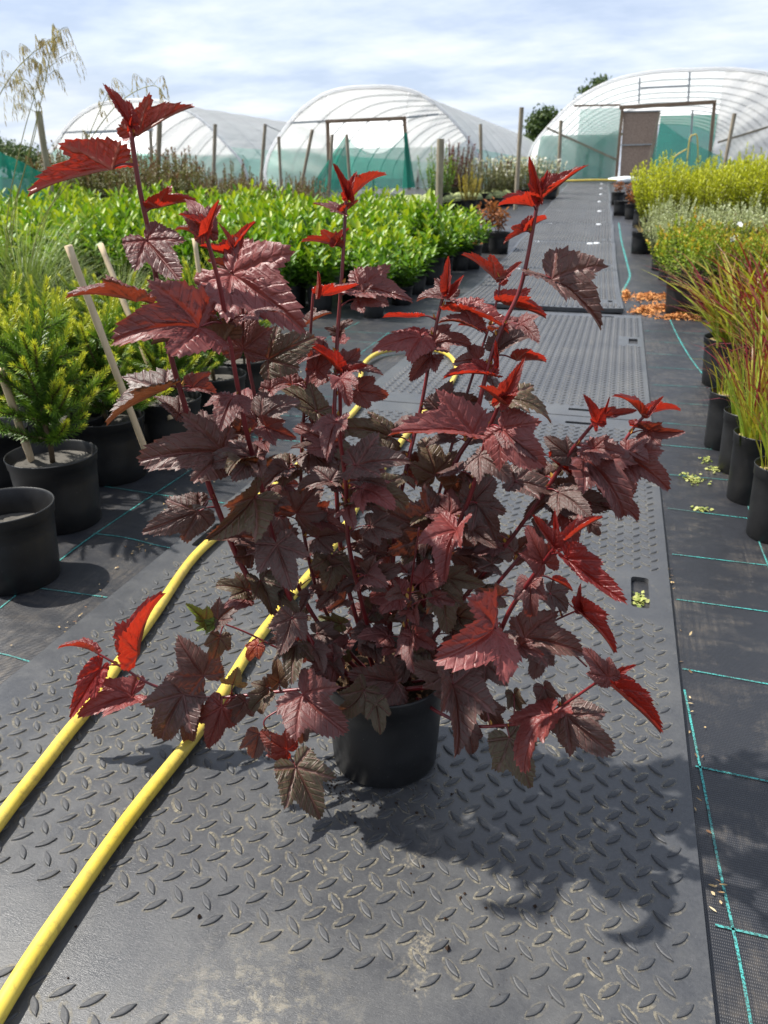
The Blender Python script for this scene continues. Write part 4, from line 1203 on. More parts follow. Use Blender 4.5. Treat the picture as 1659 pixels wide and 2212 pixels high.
# ---------------------------------------------------------------- tall feather grass on the left
def blades(seed, n, l, w, rb, spread, droop, segs=6):
    g = np.random.default_rng(seed); V, Fq, T = [], [], []
    for i in range(n):
        a = g.uniform(0, 6.283); r = rb * math.sqrt(g.uniform(0, 1)); ll = l * g.uniform(.55, 1.1); tl = spread * g.uniform(.05, 1); dr = droop * g.uniform(.3, 1.4)
        o = np.array([math.cos(a), math.sin(a), 0]); p = np.array([r * math.cos(a + g.normal(0, .5)), r * math.sin(a + g.normal(0, .5)), 0]); sd = np.cross(o, [0, 0, 1.0]) * g.choice([-1, 1])
        sd = sd * .8 + o * g.normal(0, .5); sd /= np.linalg.norm(sd); b = len(V); th = tl; tw = g.uniform(0, 1)
        for k in range(segs + 1):
            t = k / segs; wd = w * g.uniform(.9, 1.1) * (1 - t ** 2.2) ** .8 * .5 + w * .03
            V += [p - sd * wd, p + sd * wd]
            p = p + (o * math.sin(th) + np.array([0, 0, math.cos(th)])) * ll / segs; th += dr / segs * (1 + t)
            if k < segs:
                Fq.append((b + 2 * k, b + 2 * k + 1, b + 2 * k + 3, b + 2 * k + 2)); T.append(min(1, max(0, tw * .35 + .65 * t + g.normal(0, .06))))
    return np.array(V), np.array(Fq), np.array(T)
STIPA = m_foliage('feather_grass_blade', (.05, .10, .02), (.17, .24, .05), (.36, .38, .13), .5, .3)
STRAW = m_foliage('oat_spikelet', (.35, .26, .12), (.50, .40, .20), (.62, .52, .30), .55, .35)
fg = at_y(45, 600, 3.6); fg[2] = GZ
grass = thing('feather_grass', 'tall feather grass with oat like flower heads at the left edge', 'grass', tuple(fg))
V, Fq, T = blades(31, 520, .72, .0042, .10, .75, 1.0)
kind(new_obj('blades', mesh('blades', V + np.array([0, 0, .16]), Fq, STIPA, False, T), grass), 'stuff')
pot_part(grass, 'stipa', .13, .11, .19)
g = np.random.default_rng(9); SB, SD, SL = [], [], []
def culm(P, droop_side, npan, sway):
    P = [np.array(q) - fg for q in P]; Q = spline(P, 6); mb = MB().tube(Q, [.0032 * (1 - .6 * k / len(Q)) for k in range(len(Q))], 5, False)
    n = len(Q); hl = []
    for k in range(npan):
        i = int(n * (.62 + .38 * k / npan)); i = min(i, n - 2); q = Q[i]
        a = g.uniform(0, 6.28); l = g.uniform(.10, .30) * (1.1 - .6 * k / npan)
        d = np.array([math.cos(a) * .55 + sway, math.sin(a) * .4, .35]); B_ = [q, q + d * l * .5, q + d * l * .85 - np.array([0, 0, .10 * l]), q + d * l * 1.0 - np.array([0, 0, .48 * l])]
        C_ = spline(B_, 4); mb.tube(C_, .0009, 3, False)
        for c in C_[3:]:
            for r_ in range(1):
                SB.append(c); SD.append([g.normal(.15, .2), g.normal(0, .2), -1]); SL.append(g.uniform(.022, .036))
    return mb.obj('culm', STIPA_STEM, grass, True)
STIPA_STEM = m_simple('grass_culm', (.22, .22, .06), (.38, .34, .12), 30, .5, .4)
Yc = fg[1]
culm([at_y(20, 620, Yc), at_y(30, 470, Yc), at_y(62, 330, Yc), at_y(95, 190, Yc), at_y(108, 118, Yc), at_y(128, 62, Yc)], 1, 26, .35)
culm([at_y(10, 620, Yc), at_y(18, 450, Yc), at_y(48, 300, Yc), at_y(78, 195, Yc), at_y(92, 130, Yc)], 1, 22, .0)
culm([at_y(5, 640, Yc), at_y(25, 470, Yc), at_y(55, 360, Yc), at_y(80, 260, Yc), at_y(60, 175, Yc), at_y(10, 190, Yc)], 1, 18, -.3)
culm([at_y(-30, 420, Yc), at_y(-15, 250, Yc), at_y(20, 170, Yc), at_y(70, 115, Yc), at_y(120, 85, Yc)], 1, 22, .2)
culm([at_y(60, 640, Yc), at_y(100, 470, Yc), at_y(190, 310, Yc), at_y(260, 220, Yc), at_y(330, 185, Yc), at_y(360, 215, Yc)], 1, 9, .2)
culm([at_y(50, 640, Yc), at_y(90, 480, Yc), at_y(150, 390, Yc), at_y(210, 250, Yc), at_y(235, 195, Yc)], 1, 7, .1)
SB, SD = np.array(SB), np.array(SD)
V, Fq = leaf_quads(SB, SD, g.normal(0, 1, SB.shape), np.array(SL), .0042, .3)
kind(new_obj('spikelets', mesh('spikelets', V, Fq, STRAW, False, np.repeat(g.uniform(0, 1, len(SB)), 2)), grass), 'stuff')
for k, (x, y) in enumerate([(-2.75, 3.45), (-2.62, 3.75), (-2.2, 3.75)]):
    t = thing('grass_clump', ['fine green grass clump below the feather grass', 'fine green grass clump behind the conifer rows', 'fine green grass clump left of the two canes'][k], 'grass', (x, y, GZ), 'fine grass clumps', k)
    V, Fq, T = blades(60 + k, 300, .42, .0035, .08, .8, .9)
    kind(new_obj('blades', mesh('blades', V + np.array([0, 0, .15]), Fq, STIPA, False, T), t), 'stuff'); pot_part(t, 'clump', .11, .09, .17)

# ---------------------------------------------------------------- right of the path: red tipped grasses in pots
BLOOD = m_foliage('red_tipped_grass', (.30, .42, .05), (.36, .33, .03), (.20, .018, .028), .42, .4)
def blood(seed, n, l): 
    V, Fq, T = blades(seed, n, l * .9, .010, .085, .62, .75)
    gg = np.random.default_rng(seed); per = np.repeat(gg.uniform(-.45, .25, n), 6)
    return V, Fq, np.clip(T * 1.7 - .05 + per * 1.5, 0, 1)
GR = [((1583, 826), .160, .135, .215, 260, .50, 'red tipped grass in the wide black pot, farthest of the grass pots'),
      ((1560, 958), .072, .060, .200, 26, .30, 'sparse red tipped grass in the slim pot below the wide one'),
      ((1594, 1010), .074, .060, .200, 80, .50, 'red tipped grass in a slim pot squeezed between two others'),
      ((1618, 1072), .076, .062, .205, 90, .48, 'red tipped grass in the slim black pot second nearest on the right'),
      ((1668, 1150), .078, .064, .200, 95, .50, 'red tipped grass in the nearest pot at the right edge'),
      ((1690, 960), .12, .10, .20, 180, .58, 'red tipped grass at the right edge behind the slim pots'),
      ((1700, 830), .16, .135, .21, 250, .62, 'red tipped grass at the right edge beside the wide pot')]
CHIP = m_simple('top_dressing', (.20, .15, .06), (.45, .34, .16), 120, .9, .15, .8, 200, .006)
for k, (g_, r1, r0, hh, n, l, lab) in enumerate(GR):
    p = gp(*g_); t = thing('potted_grass', lab, 'grass', (p[0], p[1], GZ), 'red tipped grasses in pots', k)
    new_obj('pot', pot_mesh(r1, r0, hh, r1 * .08, hh * .15, .03, 40), t); new_obj('soil', soil_mesh(r1 * .93, hh - .022, CHIP, .004, 24, 7, k), t)
    V, Fq, T = blood(300 + k, n, l); V[:, :2] *= r1 / .12
    kind(new_obj('blades', mesh('blades', V + np.array([0, 0, hh - .03]), Fq, BLOOD, False, T), t), 'stuff')

# ---------------------------------------------------------------- right beds
POTN = [.155, .13, .215]
ORANGE = m_foliage('green_orange_leaf', (.07, .14, .018), (.28, .38, .030), (.66, .30, .04), .55, .35)
OV = [plant_meshes('potentilla', ORANGE, TWIG, .0025, .20, seed=400 + i, ns=56, h=.36, spread=1.2, nl=40, L=.026, W=.014, rb=.10, start=.3, lang=60, tipb=.55, jit=.4) for i in range(3)]
for k, (g_, s_, lab) in enumerate([((1483, 675), 1.1, 'bushy green and orange plant above the bark chippings, nearest the path'), ((1575, 672), 1.0, 'bushy green and orange plant behind the wide grass pot'), ((1665, 672), 1.05, 'bushy green and orange plant at the right edge'),
                                   ((1478, 615), 1.1, 'bushy green plant in the second row, nearest the path'), ((1585, 612), 1.0, 'bushy green and rust plant in the second row, behind the grasses'), ((1670, 610), 1.0, 'bushy rust brown plant in the second row at the right edge')]):
    p = gp(*g_); plant('flowering_bush', lab, 'bush', 'green and orange bushes', (p[0], p[1], GZ), k, ('pn', *POTN), OV[k % 3], scale=s_)
SILVER = m_foliage('silver_green_leaf', (.11, .14, .05), (.38, .43, .20), (.64, .68, .45), .6, .25)
BROWNISH = m_foliage('brown_seed_head', (.06, .04, .02), (.15, .09, .045), (.30, .15, .06), .7, .2)
SVv = [plant_meshes('silver', SILVER, TWIG, .003, .18, seed=420 + i, ns=64, h=.46, spread=.85, nl=34, L=.026, W=.011, rb=.12, start=.25, lang=55, tipb=.6, jit=.4) for i in range(3)]
BRv = plant_meshes('brown', BROWNISH, TWIG, .002, .18, seed=430, ns=18, h=.36, spread=.95, nl=22, L=.02, W=.011, rb=.09, start=.6, tipb=.5, jit=.5)
PETAL = m_simple('white_petal', (.75, .75, .72), (.85, .85, .83), 50, .6, .3)
k = 0
for j in range(3):
    for i in range(5):
        y = 7.9 + j * .75; x = .50 + i * .42 + rng.normal(0, .03)
        if to_px((x, y, .3))[0] > 1760: continue
        t = plant('silvery_bush', 'silvery green bush, %s from the path in the %s silvery row' % (ORD[i], ('front', 'middle', 'back')[j]), 'bush', 'silvery green bushes', (x, y, zg(y) + GZ), rng.uniform(0, 6), ('pn', *POTN), SVv[k % 3], scale=rng.uniform(.9, 1.08))
        if j == 0: b_ = kind(new_obj('seed_heads', BRv[0], t), 'stuff'); new_obj('seed_stalks', BRv[1], t)
        k += 1
FL, FF_ = leaf_quads(np.zeros((6, 3)), np.array([[math.cos(a), math.sin(a), .15] for a in np.arange(6) * 1.047]), np.tile([[0, 0, 1.0]], (6, 1)), .028, .022, .1)
for (x, y, lab) in [(1598, 485, 'upper white flower among the silvery bushes'), (1590, 513, 'lower white flower among the silvery bushes'), (1581, 517, 'lowest white flower among the silvery bushes')]:
    q = at_y(x, y, 7.55); o = tag(new_obj('white_flower', mesh('white_flower', FL, FF_, PETAL), None, tuple(q)), lab, 'flower'); o.rotation_euler = (.9, 0, .3)
LIME = m_foliage('yellow_green_leaf', (.14, .18, .012), (.42, .46, .022), (.62, .62, .04), .45, .4)
LMv = [plant_meshes('lime', LIME, TWIG, .004, .20, seed=440 + i, ns=76, h=.72, spread=.66, nl=34, L=.040, W=.016, rb=.14, start=.22, lang=50, tipb=.6, jit=.4, hj=.3) for i in range(3)]
k = 0
for j in range(3):
    for i in range(6):
        y = 10.6 + j * .95; x = .46 + i * .50 + rng.normal(0, .04)
        if to_px((x, y, .3))[0] > 1780: continue
        lab = 'yellow green bush nearest the path, above the small stacked pots' if (i, j) == (0, 0) else 'yellow green bush, %s from the path in the %s yellow green row' % (ORD[i], ('front', 'middle', 'back')[j])
        plant('lime_bush', lab, 'bush', 'yellow green bushes', (x, y, zg(y) + GZ), rng.uniform(0, 6), ('pn', *POTN), LMv[k % 3], scale=rng.uniform(.9, 1.1) * (1 + .05 * i)); k += 1
# small pots with dead plants beside the path
DEAD = m_foliage('dead_leaf', (.14, .05, .02), (.38, .14, .05), (.55, .26, .11), .7, .3)
DDv = [plant_meshes('dead', DEAD, TWIG, .003, .15, seed=460 + i, ns=9, h=.24, spread=.8, nl=9, L=.055, W=.024, rb=.03, start=.2, lang=80, tipb=.4, jit=.8, bend=.4) for i in range(2)]
for k, (g_, s_, dp, lab) in enumerate([((1333, 441), 1.0, 1, 'farthest small pot with a brown dead plant, right beside the path'), ((1340, 464), 1.0, 0, 'empty small black pot right beside the path, nearer one of two'), ((1360, 448), 1.0, 1, 'brown dead plant standing behind the small pots'),
                                       ((1365, 472), 1.0, 1, 'brown dead plant in a small pot left of the leaning pot'), ((1382, 490), 1.1, 0, 'tall black pot leaning beside the yellow green bushes'), ((1384, 545), 1.0, 2, 'lone black pot with dry stalks at the path edge')]):
    p = gp(*g_); t = thing('plant_pot', lab, 'plant pot', (p[0], p[1], zg(p[1]) + GZ), 'small pots beside the path', k); r_ = .13 if p[1] < 11 else .14
    pot_part(t, 'sp%d' % (p[1] < 11), r_, r_ * .84, .24, SOIL, 28)
    if dp == 1:
        kind(new_obj('dead_leaves', DDv[k % 2][0], t, (0, 0, .08)), 'stuff'); new_obj('dead_stalks', DDv[k % 2][1], t, (0, 0, .08))
    if dp == 2:
        V, Fq, T = blades(77, 26, .22, .006, .05, 1.0, .8); kind(new_obj('dry_stalks', mesh('dry_stalks', V + np.array([0, 0, .21]), Fq, STRAW, False, T), t), 'stuff')
    if k == 4: t.rotation_euler = (0, .12, 0)
# brown plants in pots on the left of the path
for k, (g_, s_, dp, lab) in enumerate([((1052, 543), 1.25, 1, 'rust brown dead plant in a black pot at the corner of the evergreen block'), ((1075, 545), 1.1, 1, 'second rust brown dead plant, nearer the path'), ((1012, 578), 1.0, 0, 'black pot with a few rusty stalks below the dead plants')]):
    p = gp(*g_); t = thing('dead_plant', lab, 'dead plant', (p[0], p[1], zg(p[1]) + GZ), 'dead plants left of the path', k); pot_part(t, 'sp0', .14, .118, .24, SOIL, 28)
    f = kind(new_obj('dead_leaves', DDv[k % 2][0], t, (0, 0, .06)), 'stuff'); s2 = new_obj('dead_stalks', DDv[k % 2][1], t, (0, 0, .06)); f.scale = s2.scale = (s_, s_, s_ * (1.15 if k < 2 else .6))

# ---------------------------------------------------------------- bark chippings, moss and litter
BARK = m_foliage('bark_chipping', (.20, .07, .02), (.46, .18, .05), (.62, .30, .10), .85, .05)
def litter(name, spots, n, L, W, m, seed, zj=.02):
    g = np.random.default_rng(seed); B = []
    for (px, py, rx, ry, wgt) in spots:
        c = gp(px, py); k = int(n * wgt); a = g.uniform(0, 6.28, k); r = np.abs(g.normal(0, .55, k)); r = np.minimum(r, 1.3)
        B.append(np.stack([c[0] + rx * r * np.cos(a), c[1] + ry * r * np.sin(a), np.full(k, GZ + .003) + g.uniform(0, zj, k) * np.clip(1 - r, 0, 1)], 1))
    B = np.concatenate(B); B[:, 2] += np.array([zg(y) for y in B[:, 1]]); k = len(B)
    V, Fq = leaf_quads(B, np.stack([g.normal(0, 1, k), g.normal(0, 1, k), g.normal(0, .25, k)], 1), np.stack([g.normal(0, .4, k), g.normal(0, .4, k), np.ones(k)], 1), g.uniform(.5, 1.2, k) * L, g.uniform(.5, 1.2, k) * W, .1)
    return kind(new_obj(name, mesh(name, V, Fq, m, False, np.repeat(g.uniform(0, 1, k), 2))), 'stuff')
o = litter('bark_chippings', [(1430, 664, .17, .16, 1.0), (1400, 640, .14, .22, .9), (1470, 684, .22, .10, .6), (1352, 636, .03, .35, .4), (1390, 672, .1, .1, .5), (1440, 640, .1, .2, .4)], 900, .034, .014, BARK, 12, .03)
o['label'] = 'orange bark chippings spilled beside the mats'; o['category'] = 'bark chippings'
MOSS = m_foliage('liverwort', (.12, .17, .03), (.30, .33, .08), (.46, .46, .18), .7, .2)
o = litter('moss', [(1499, 1030, .035, .045, 1.0), (1528, 990, .02, .03, .3), (1520, 1095, .03, .02, .4), (1545, 1010, .03, .05, .3), (1384, 1290, .012, .035, .5)], 120, .013, .009, MOSS, 13, .006)
o['label'] = 'flat yellow green moss on the fabric'; o['category'] = 'moss'
STRAWM = m_foliage('dry_litter', (.12, .06, .03), (.40, .28, .13), (.55, .45, .28), .8, .1)
o = litter('dry_litter', [(1448, 1230, .04, .25, .3), (1500, 1560, .03, .3, .25), (300, 1180, .06, .25, .5), (150, 1350, .10, .3, .5), (420, 1060, .1, .3, .5), (1460, 1480, .02, .4, .3), (1545, 1900, .02, .2, .2), (700, 800, .4, .5, .4)], 46, .010, .004, STRAWM, 14, .004)
o['label'] = 'dry leaf scraps scattered along the mat edges'; o['category'] = 'leaf litter'
CRUMB = m_simple('soil_crumb', (.012, .009, .007), (.05, .03, .02), 90, .95, .1)
g = np.random.default_rng(44); mb = MB()
for (px, py, n, sd) in [(1050, 2060, 26, .05), (790, 1750, 30, .03), (720, 1700, 34, .014), (560, 2090, 9, .12), (1150, 2050, 16, .05), (1390, 1830, 8, .05), (250, 1990, 8, .08), (940, 1720, 20, .03), (840, 1735, 16, .03)]:
    c = at_z(px, py, 0)
    for k in range(n):
        r_ = abs(g.normal(0, .0011)) + .0006; q = c + np.array([g.normal(0, sd), g.normal(0, sd), r_ * .6])
        mb.add([q + np.array(d) * r_ * g.uniform(.6, 1.3) for d in ((1, 0, 0), (0, 1, 0), (-1, 0, 0), (0, -1, 0), (0, 0, 1), (0, 0, -.6))], [(0, 1, 4), (1, 2, 4), (2, 3, 4), (3, 0, 4), (1, 0, 5), (2, 1, 5), (3, 2, 5), (0, 3, 5)])
o = kind(mb.obj('soil_crumbs', CRUMB), 'stuff', 'dark soil crumbs scattered on the near mat'); o['category'] = 'soil'
# ================================================================ polytunnels
def mirror_arch(px, Y):
    L = [at_y(x, y, Y) for x, y in px]; ax = L[-1][0]; P = [(p[0], p[2]) for p in L]
    P += [(2 * ax - x, z) for x, z in P[-2::-1]]; return P
def resample(P, n):
    P = np.array(P); Q = np.array(spline([(x, z, 0) for x, z in P], 8))[:, :2]; d = np.concatenate([[0], np.cumsum(np.hypot(*np.diff(Q, axis=0).T))])
    t = np.linspace(0, d[-1], n); return np.stack([np.interp(t, d, Q[:, 0]), np.interp(t, d, Q[:, 1])], 1)
def tunnel(name, label, px, Y, length, nh, green, skirt):
    A = resample(mirror_arch(px, Y), 45); gz = zg(Y) + GZ
    t = thing(name, label, 'polytunnel', (A[22][0], Y, gz))
    o = np.array([A[22][0], Y, gz]); ny = nh * 4 + 1; V, Fc, G_ = [], [], []
    for j in range(ny):
        y = length * j / (ny - 1); sag = -.05 * math.sin(math.pi * ((j % 4) / 4)) 
        for x, z in A: 
            r = np.array([x - o[0], z - gz - .9]); r = r / np.linalg.norm(r) * sag
            V.append((x - o[0] + r[0], y, z - gz + r[1]))
    for j in range(ny - 1):
        for i in range(44): Fc.append((j * 45 + i, j * 45 + i + 1, (j + 1) * 45 + i + 1, (j + 1) * 45 + i)); G_.append(max(A[i][1], A[i + 1][1]) - gz < skirt)
    me = mesh('cover', V, Fc, [FILM, FILM_GREEN], True)
    me.polygons.foreach_set('material_index', np.array(G_, dtype=np.int32)); new_obj('cover', me, t)
    for k in range(nh + 1):
        y = length * k / nh + (.02 if k == 0 else 0)
        q = [(x - o[0], y, z - gz - .03) for x, z in A]
        V, Fc = tube(q, .026, 6, False); new_obj('hoop', mesh('hoop', V, Fc, STEEL, True), t)
    q = [(x - o[0], -.06, z - gz) for x, z in A]; V, Fc = tube(q, .05, 8, False); new_obj('front_hoop', mesh('front_hoop', V, Fc, FILM, True), t)
    return t, A, o
def arch_z(A, x):
    i = A[:, 0].argsort(); return np.interp(x, A[i, 0], A[i, 1])
def end_panel(t, A, o, x0, x1, ztop, zbot, m, name, amp=.04, freq=7.0, slant=0.0, y=0.0, ncol=48, nrow=44):
    """a film panel in the end wall between two x, from zbot up to the arch or a given top"""
    V, Fc = [], []
    for i in range(ncol + 1):
        x = x0 + (x1 - x0) * i / ncol; za = arch_z(A, x); zt = za if ztop is None else min(za, ztop); zb = min(zbot, zt)
        for j in range(nrow + 1):
            z = zb + (zt - zb) * j / nrow; f = amp * math.sin(freq * ((z - o[2]) + slant * (x - x0)) * 2.0 + .8 * math.sin(3 * x)) + amp * .5 * math.sin(2.3 * freq * (z + slant * .7 * x) + 2 * math.sin(x * 2))
            V.append((x - o[0], y + f * .8, z - o[2]))
    for i in range(ncol):
        for j in range(nrow): a = i * (nrow + 1) + j; Fc.append((a, a + nrow + 1, a + nrow + 2, a + 1))
    return new_obj(name, mesh(name, V, Fc, m, True), t)
def bar(t, o, a, b, Y, w, th, m, name, dy=0.0):
    A_, B_ = at_y(*a, Y) - o, at_y(*b, Y) - o; A_[1] += dy; B_[1] += dy
    return MB().beam(A_, B_, w, th).obj(name, m, t)

# middle tunnel
YM = 23.0
tm, Am, om = tunnel('polytunnel', 'middle white polytunnel with an open doorway and green netting', [(577, 404), (574, 370), (582, 335), (604, 295), (650, 240), (700, 205), (750, 191), (797, 188)], YM, 24, 12, 0, 1.05)
dl, dr, dt = at_y(712, 300, YM)[0], at_y(880, 300, YM)[0], at_y(790, 262, YM)[2]
end_panel(tm, Am, om, Am[0][0] + .02, dl, None, om[2] + .05, FILM_END, 'end_film', .08, 5, .35)
end_panel(tm, Am, om, dr, Am[-1][0] - .02, None, om[2] + .05, FILM_END, 'end_film', .10, 5.5, -.7)
end_panel(tm, Am, om, dl, dr, None, dt, FILM_END, 'end_film', .02, 3, .9)
bar(tm, om, (708, 263), (877, 256), YM, .22, .08, TIMBER, 'lintel', -.1)
bar(tm, om, (710, 262), (714, 408), YM, .10, .08, TIMBER, 'door_post', -.09); bar(tm, om, (875, 252), (886, 408), YM, .10, .08, TIMBER, 'door_post', -.09)
bar(tm, om, (628, 266), (708, 262), YM, .05, .05, STEEL, 'rail', -.05); bar(tm, om, (880, 254), (948, 247), YM, .05, .05, STEEL, 'rail', -.05)
end_panel(tm, Am, om, Am[0][0] + .3, Am[-1][0] - .2, at_y(790, 318, YM)[2], om[2] + .02, NET_THIN, 'inner_net', .03, 2, .1, .5)
# left tunnel
YL = 25.0
tl, Al, ol = tunnel('polytunnel', 'left white polytunnel behind the tall stem, green lower sides', [(93, 404), (95, 365), (107, 335), (150, 270), (200, 232), (250, 219), (287, 217)], YL, 24, 12, 0, 1.15)
dl, dr, dt = at_y(192, 300, YL)[0], at_y(330, 300, YL)[0], at_y(260, 283, YL)[2]
end_panel(tl, Al, ol, Al[0][0] + .02, dl, None, ol[2] + .05, FILM_END, 'end_film', .08, 5, .4); end_panel(tl, Al, ol, dr, Al[-1][0] - .02, None, ol[2] + .05, FILM_END, 'end_film', .10, 5.5, -.7)
end_panel(tl, Al, ol, dl, dr, None, dt, FILM_END, 'end_film', .02, 3, .8)
bar(tl, ol, (188, 287), (332, 280), YL, .14, .08, STEEL, 'lintel', -.1); bar(tl, ol, (190, 284), (197, 404), YL, .09, .08, POST, 'door_post', -.09); bar(tl, ol, (328, 278), (333, 404), YL, .09, .08, POST, 'door_post', -.09)
bar(tl, ol, (137, 287), (188, 284), YL, .05, .05, STEEL, 'rail', -.05)
end_panel(tl, Al, ol, Al[0][0] + .3, Al[-1][0] - .3, at_y(260, 335, YL)[2], ol[2] + .02, NET_THIN, 'inner_net', .03, 2, .1, .5)
# right tunnel
YR = 27.5
tr_, Ar, orr = tunnel('polytunnel', 'wide polytunnel at the end of the path with a brown board door', [(1150, 394), (1142, 352), (1152, 316), (1180, 280), (1240, 220), (1310, 180), (1380, 160), (1450, 152), (1497, 151)], YR, 26, 12, 0, .2)
X = lambda px, py=300: at_y(px, py, YR)[0]
Z = lambda py, px=1450: at_y(px, py, YR)[2]
end_panel(tr_, Ar, orr, Ar[0][0] + .02, X(1338), None, orr[2] + .04, FILM_CLEAR, 'end_film', .05, 3, .5); end_panel(tr_, Ar, orr, X(1543), Ar[-1][0] - .02, None, orr[2] + .04, FILM_END, 'end_film', .13, 4, -.7)
end_panel(tr_, Ar, orr, X(1338), X(1543), None, Z(231), FILM_CLEAR, 'end_film', .03, 2, .5)
end_panel(tr_, Ar, orr, Ar[0][0] + .1, X(1336), Z(292, 1180), orr[2] + .03, NET, 'inner_net', .02, 1.5, .1, .12); end_panel(tr_, Ar, orr, X(1246), X(1336), Z(229), orr[2] + .03, NET_THIN, 'inner_net', .03, 2, .4, .25)
end_panel(tr_, Ar, orr, X(1425), X(1560), Z(238), orr[2] + .03, NET, 'inner_net', .03, 2, .4, 2.2)
def quad_board(px, Y, th, m, name, dy):
    P = [at_y(x, y, Y) - orr for x, y in px]; V = [(p[0], p[1] + dy, p[2]) for p in P] + [(p[0], p[1] + dy + th, p[2]) for p in P]
    n = len(P); return new_obj(name, mesh(name, V, [tuple(range(n))[::-1], tuple(range(n, 2 * n))] + [(i, (i + 1) % n, n + (i + 1) % n, n + i) for i in range(n)], m), tr_)
door = quad_board([(1339, 382), (1347, 240), (1425, 238), (1411, 382)], YR, .04, BOARD, 'door', -.08)
MB().beam(at_y(1340, 314, YR) - orr + np.array([0, -.11, 0]), at_y(1408, 312, YR) - orr + np.array([0, -.11, 0]), .08, .03).obj('door_rail', STEEL, door)
MB().beam(at_y(1345, 242, YR) - orr + np.array([0, -.11, 0]), at_y(1426, 240, YR) - orr + np.array([0, -.11, 0]), .06, .03).obj('door_rail', STEEL, door)
bar(tr_, orr, (1338, 233), (1546, 221), YR, .19, .1, TIMBER, 'lintel', -.12); bar(tr_, orr, (1345, 230), (1331, 384), YR, .11, .09, TIMBER, 'door_post', -.1); bar(tr_, orr, (1543, 222), (1528, 384), YR, .11, .09, TIMBER, 'door_post', -.1)
bar(tr_, orr, (1182, 277), (1336, 347), YR, .13, .06, POST, 'brace', -.1); bar(tr_, orr, (1240, 229), (1340, 227), YR, .06, .05, TIMBER, 'rail', -.06); bar(tr_, orr, (1382, 168), (1380, 224), YR, .07, .05, STEEL, 'rail', -.06); bar(tr_, orr, (1490, 156), (1486, 222), YR, .07, .05, STEEL, 'rail', -.06); bar(tr_, orr, (1384, 191), (1488, 186), YR, .06, .05, STEEL, 'rail', -.09)
bar(tr_, orr, (1498, 236), (1488, 384), YR, .06, .05, STEEL, 'rail', .3); bar(tr_, orr, (1550, 308), (1700, 262), YR, .12, .06, POST, 'brace', -.1); bar(tr_, orr, (1424, 244), (1394, 384), YR, .10, .06, POST, 'leaning_post', -.5)
# ---------------------------------------------------------------- netting sheets
def sheet(name, corners, nu, nv, m, label, sag=.1, rip=.04, seed=0):
    g = np.random.default_rng(seed); a, b, c, d = [np.array(q, float) for q in corners]; V, Fc = [], []; ph = g.uniform(0, 6, 4)
    for i in range(nu + 1):
        for j in range(nv + 1):
            u, v = i / nu, j / nv; p = (a * (1 - u) + b * u) * (1 - v) + (d * (1 - u) + c * u) * v
            p = p + np.array([0, rip * math.sin(9 * u + ph[0] + 2 * v) + rip * .6 * math.sin(19 * u + ph[1]), -sag * 4 * u * (1 - u) * v])
            V.append(p)
    for i in range(nu):
        for j in range(nv): q = i * (nv + 1) + j; Fc.append((q, q + nv + 1, q + nv + 2, q + 1))
    return tag(new_obj(name, mesh(name, V, Fc, m, True)), label, 'netting')
sheet('netting', [at_y(662, 418, 21.2), at_y(752, 418, 21.2), at_y(752, 294, 21.2), at_y(748, 292, 21.2)], 14, 14, NET, 'green netting hanging in a point left of the middle doorway', 0, .05, 1)
sheet('netting', [at_y(745, 410, 21.0), at_y(895, 405, 21.0), at_y(878, 286, 21.0), at_y(750, 294, 21.0)], 22, 14, NET_THIN, 'thin green netting slung across the middle doorway', .45, .05, 2)
sheet('netting', [at_y(868, 408, 20.9), at_y(897, 404, 20.9), at_y(880, 288, 20.9), at_y(874, 286, 20.9)], 8, 12, NET, 'dark green fold of netting right of the middle doorway', 0, .05, 3)
sheet('netting', [at_y(-60, 500, 8.9), at_y(116, 480, 8.9), at_y(112, 384, 8.9), at_y(-60, 288, 8.9)], 22, 14, NET, 'green netting sloping down at the left edge below the post', .02, .03, 4)
sheet('netting', [at_y(1395, 392, 24.0), at_y(1760, 392, 24.0), at_y(1760, 375, 24.0), at_y(1428, 262, 24.0)], 22, 12, NET_THIN, 'green netting slung from the door post to the right', .35, .06, 5)
# ---------------------------------------------------------------- posts
POSTS = [((83, 240), (112, 430), 17, 'thick split post leaning at the left edge, above green netting'), ((345, 262), (341, 380), 12.5, 'thick post right of the tallest stem before the left tunnel'), ((465, 268), (461, 390), 9.5, 'post between the two left tunnels, left one of a pair'),
         ((573, 268), (561, 425), 8.5, 'post just left of the middle tunnel arch'), ((602, 295), (607, 400), 7.5, 'short post at the left foot of the middle tunnel'), ((675, 280), (648, 415), 8, 'post leaning right, left of the middle doorway'), ((718, 290), (710, 415), 8, 'post at the left side of the middle doorway'),
         ((749, 290), (756, 400), 7.5, 'post standing inside the green netting of the doorway'), ((215, 368), (229, 450), 11, 'short pale stake below the red underside leaf'), ((384, 355), (388, 425), 11, 'short pale stake among the brown shrubs'), ((511, 405), (513, 440), 8, 'small stake at the back of the evergreen block'),
         ((952, 300), (947, 490), 17, 'thick round post in the evergreen block'), ((1038, 268), (1040, 392), 7.5, 'post among the shrubs before the middle tunnel side'), ((1127, 232), (1113, 455), 9.3, 'tallest post, standing left of the path'), ((1212, 260), (1204, 415), 7.5, 'post at the left corner of the green tunnel'),
         ((1587, 245), (1566, 352), 8, 'post in front of the right tunnel doorway, above the yellow bushes'), ((903, 365), (902, 432), 6.5, 'small stake beside the green netting fold'), ((806, 375), (806, 430), 7, 'pale stake before the middle doorway')]
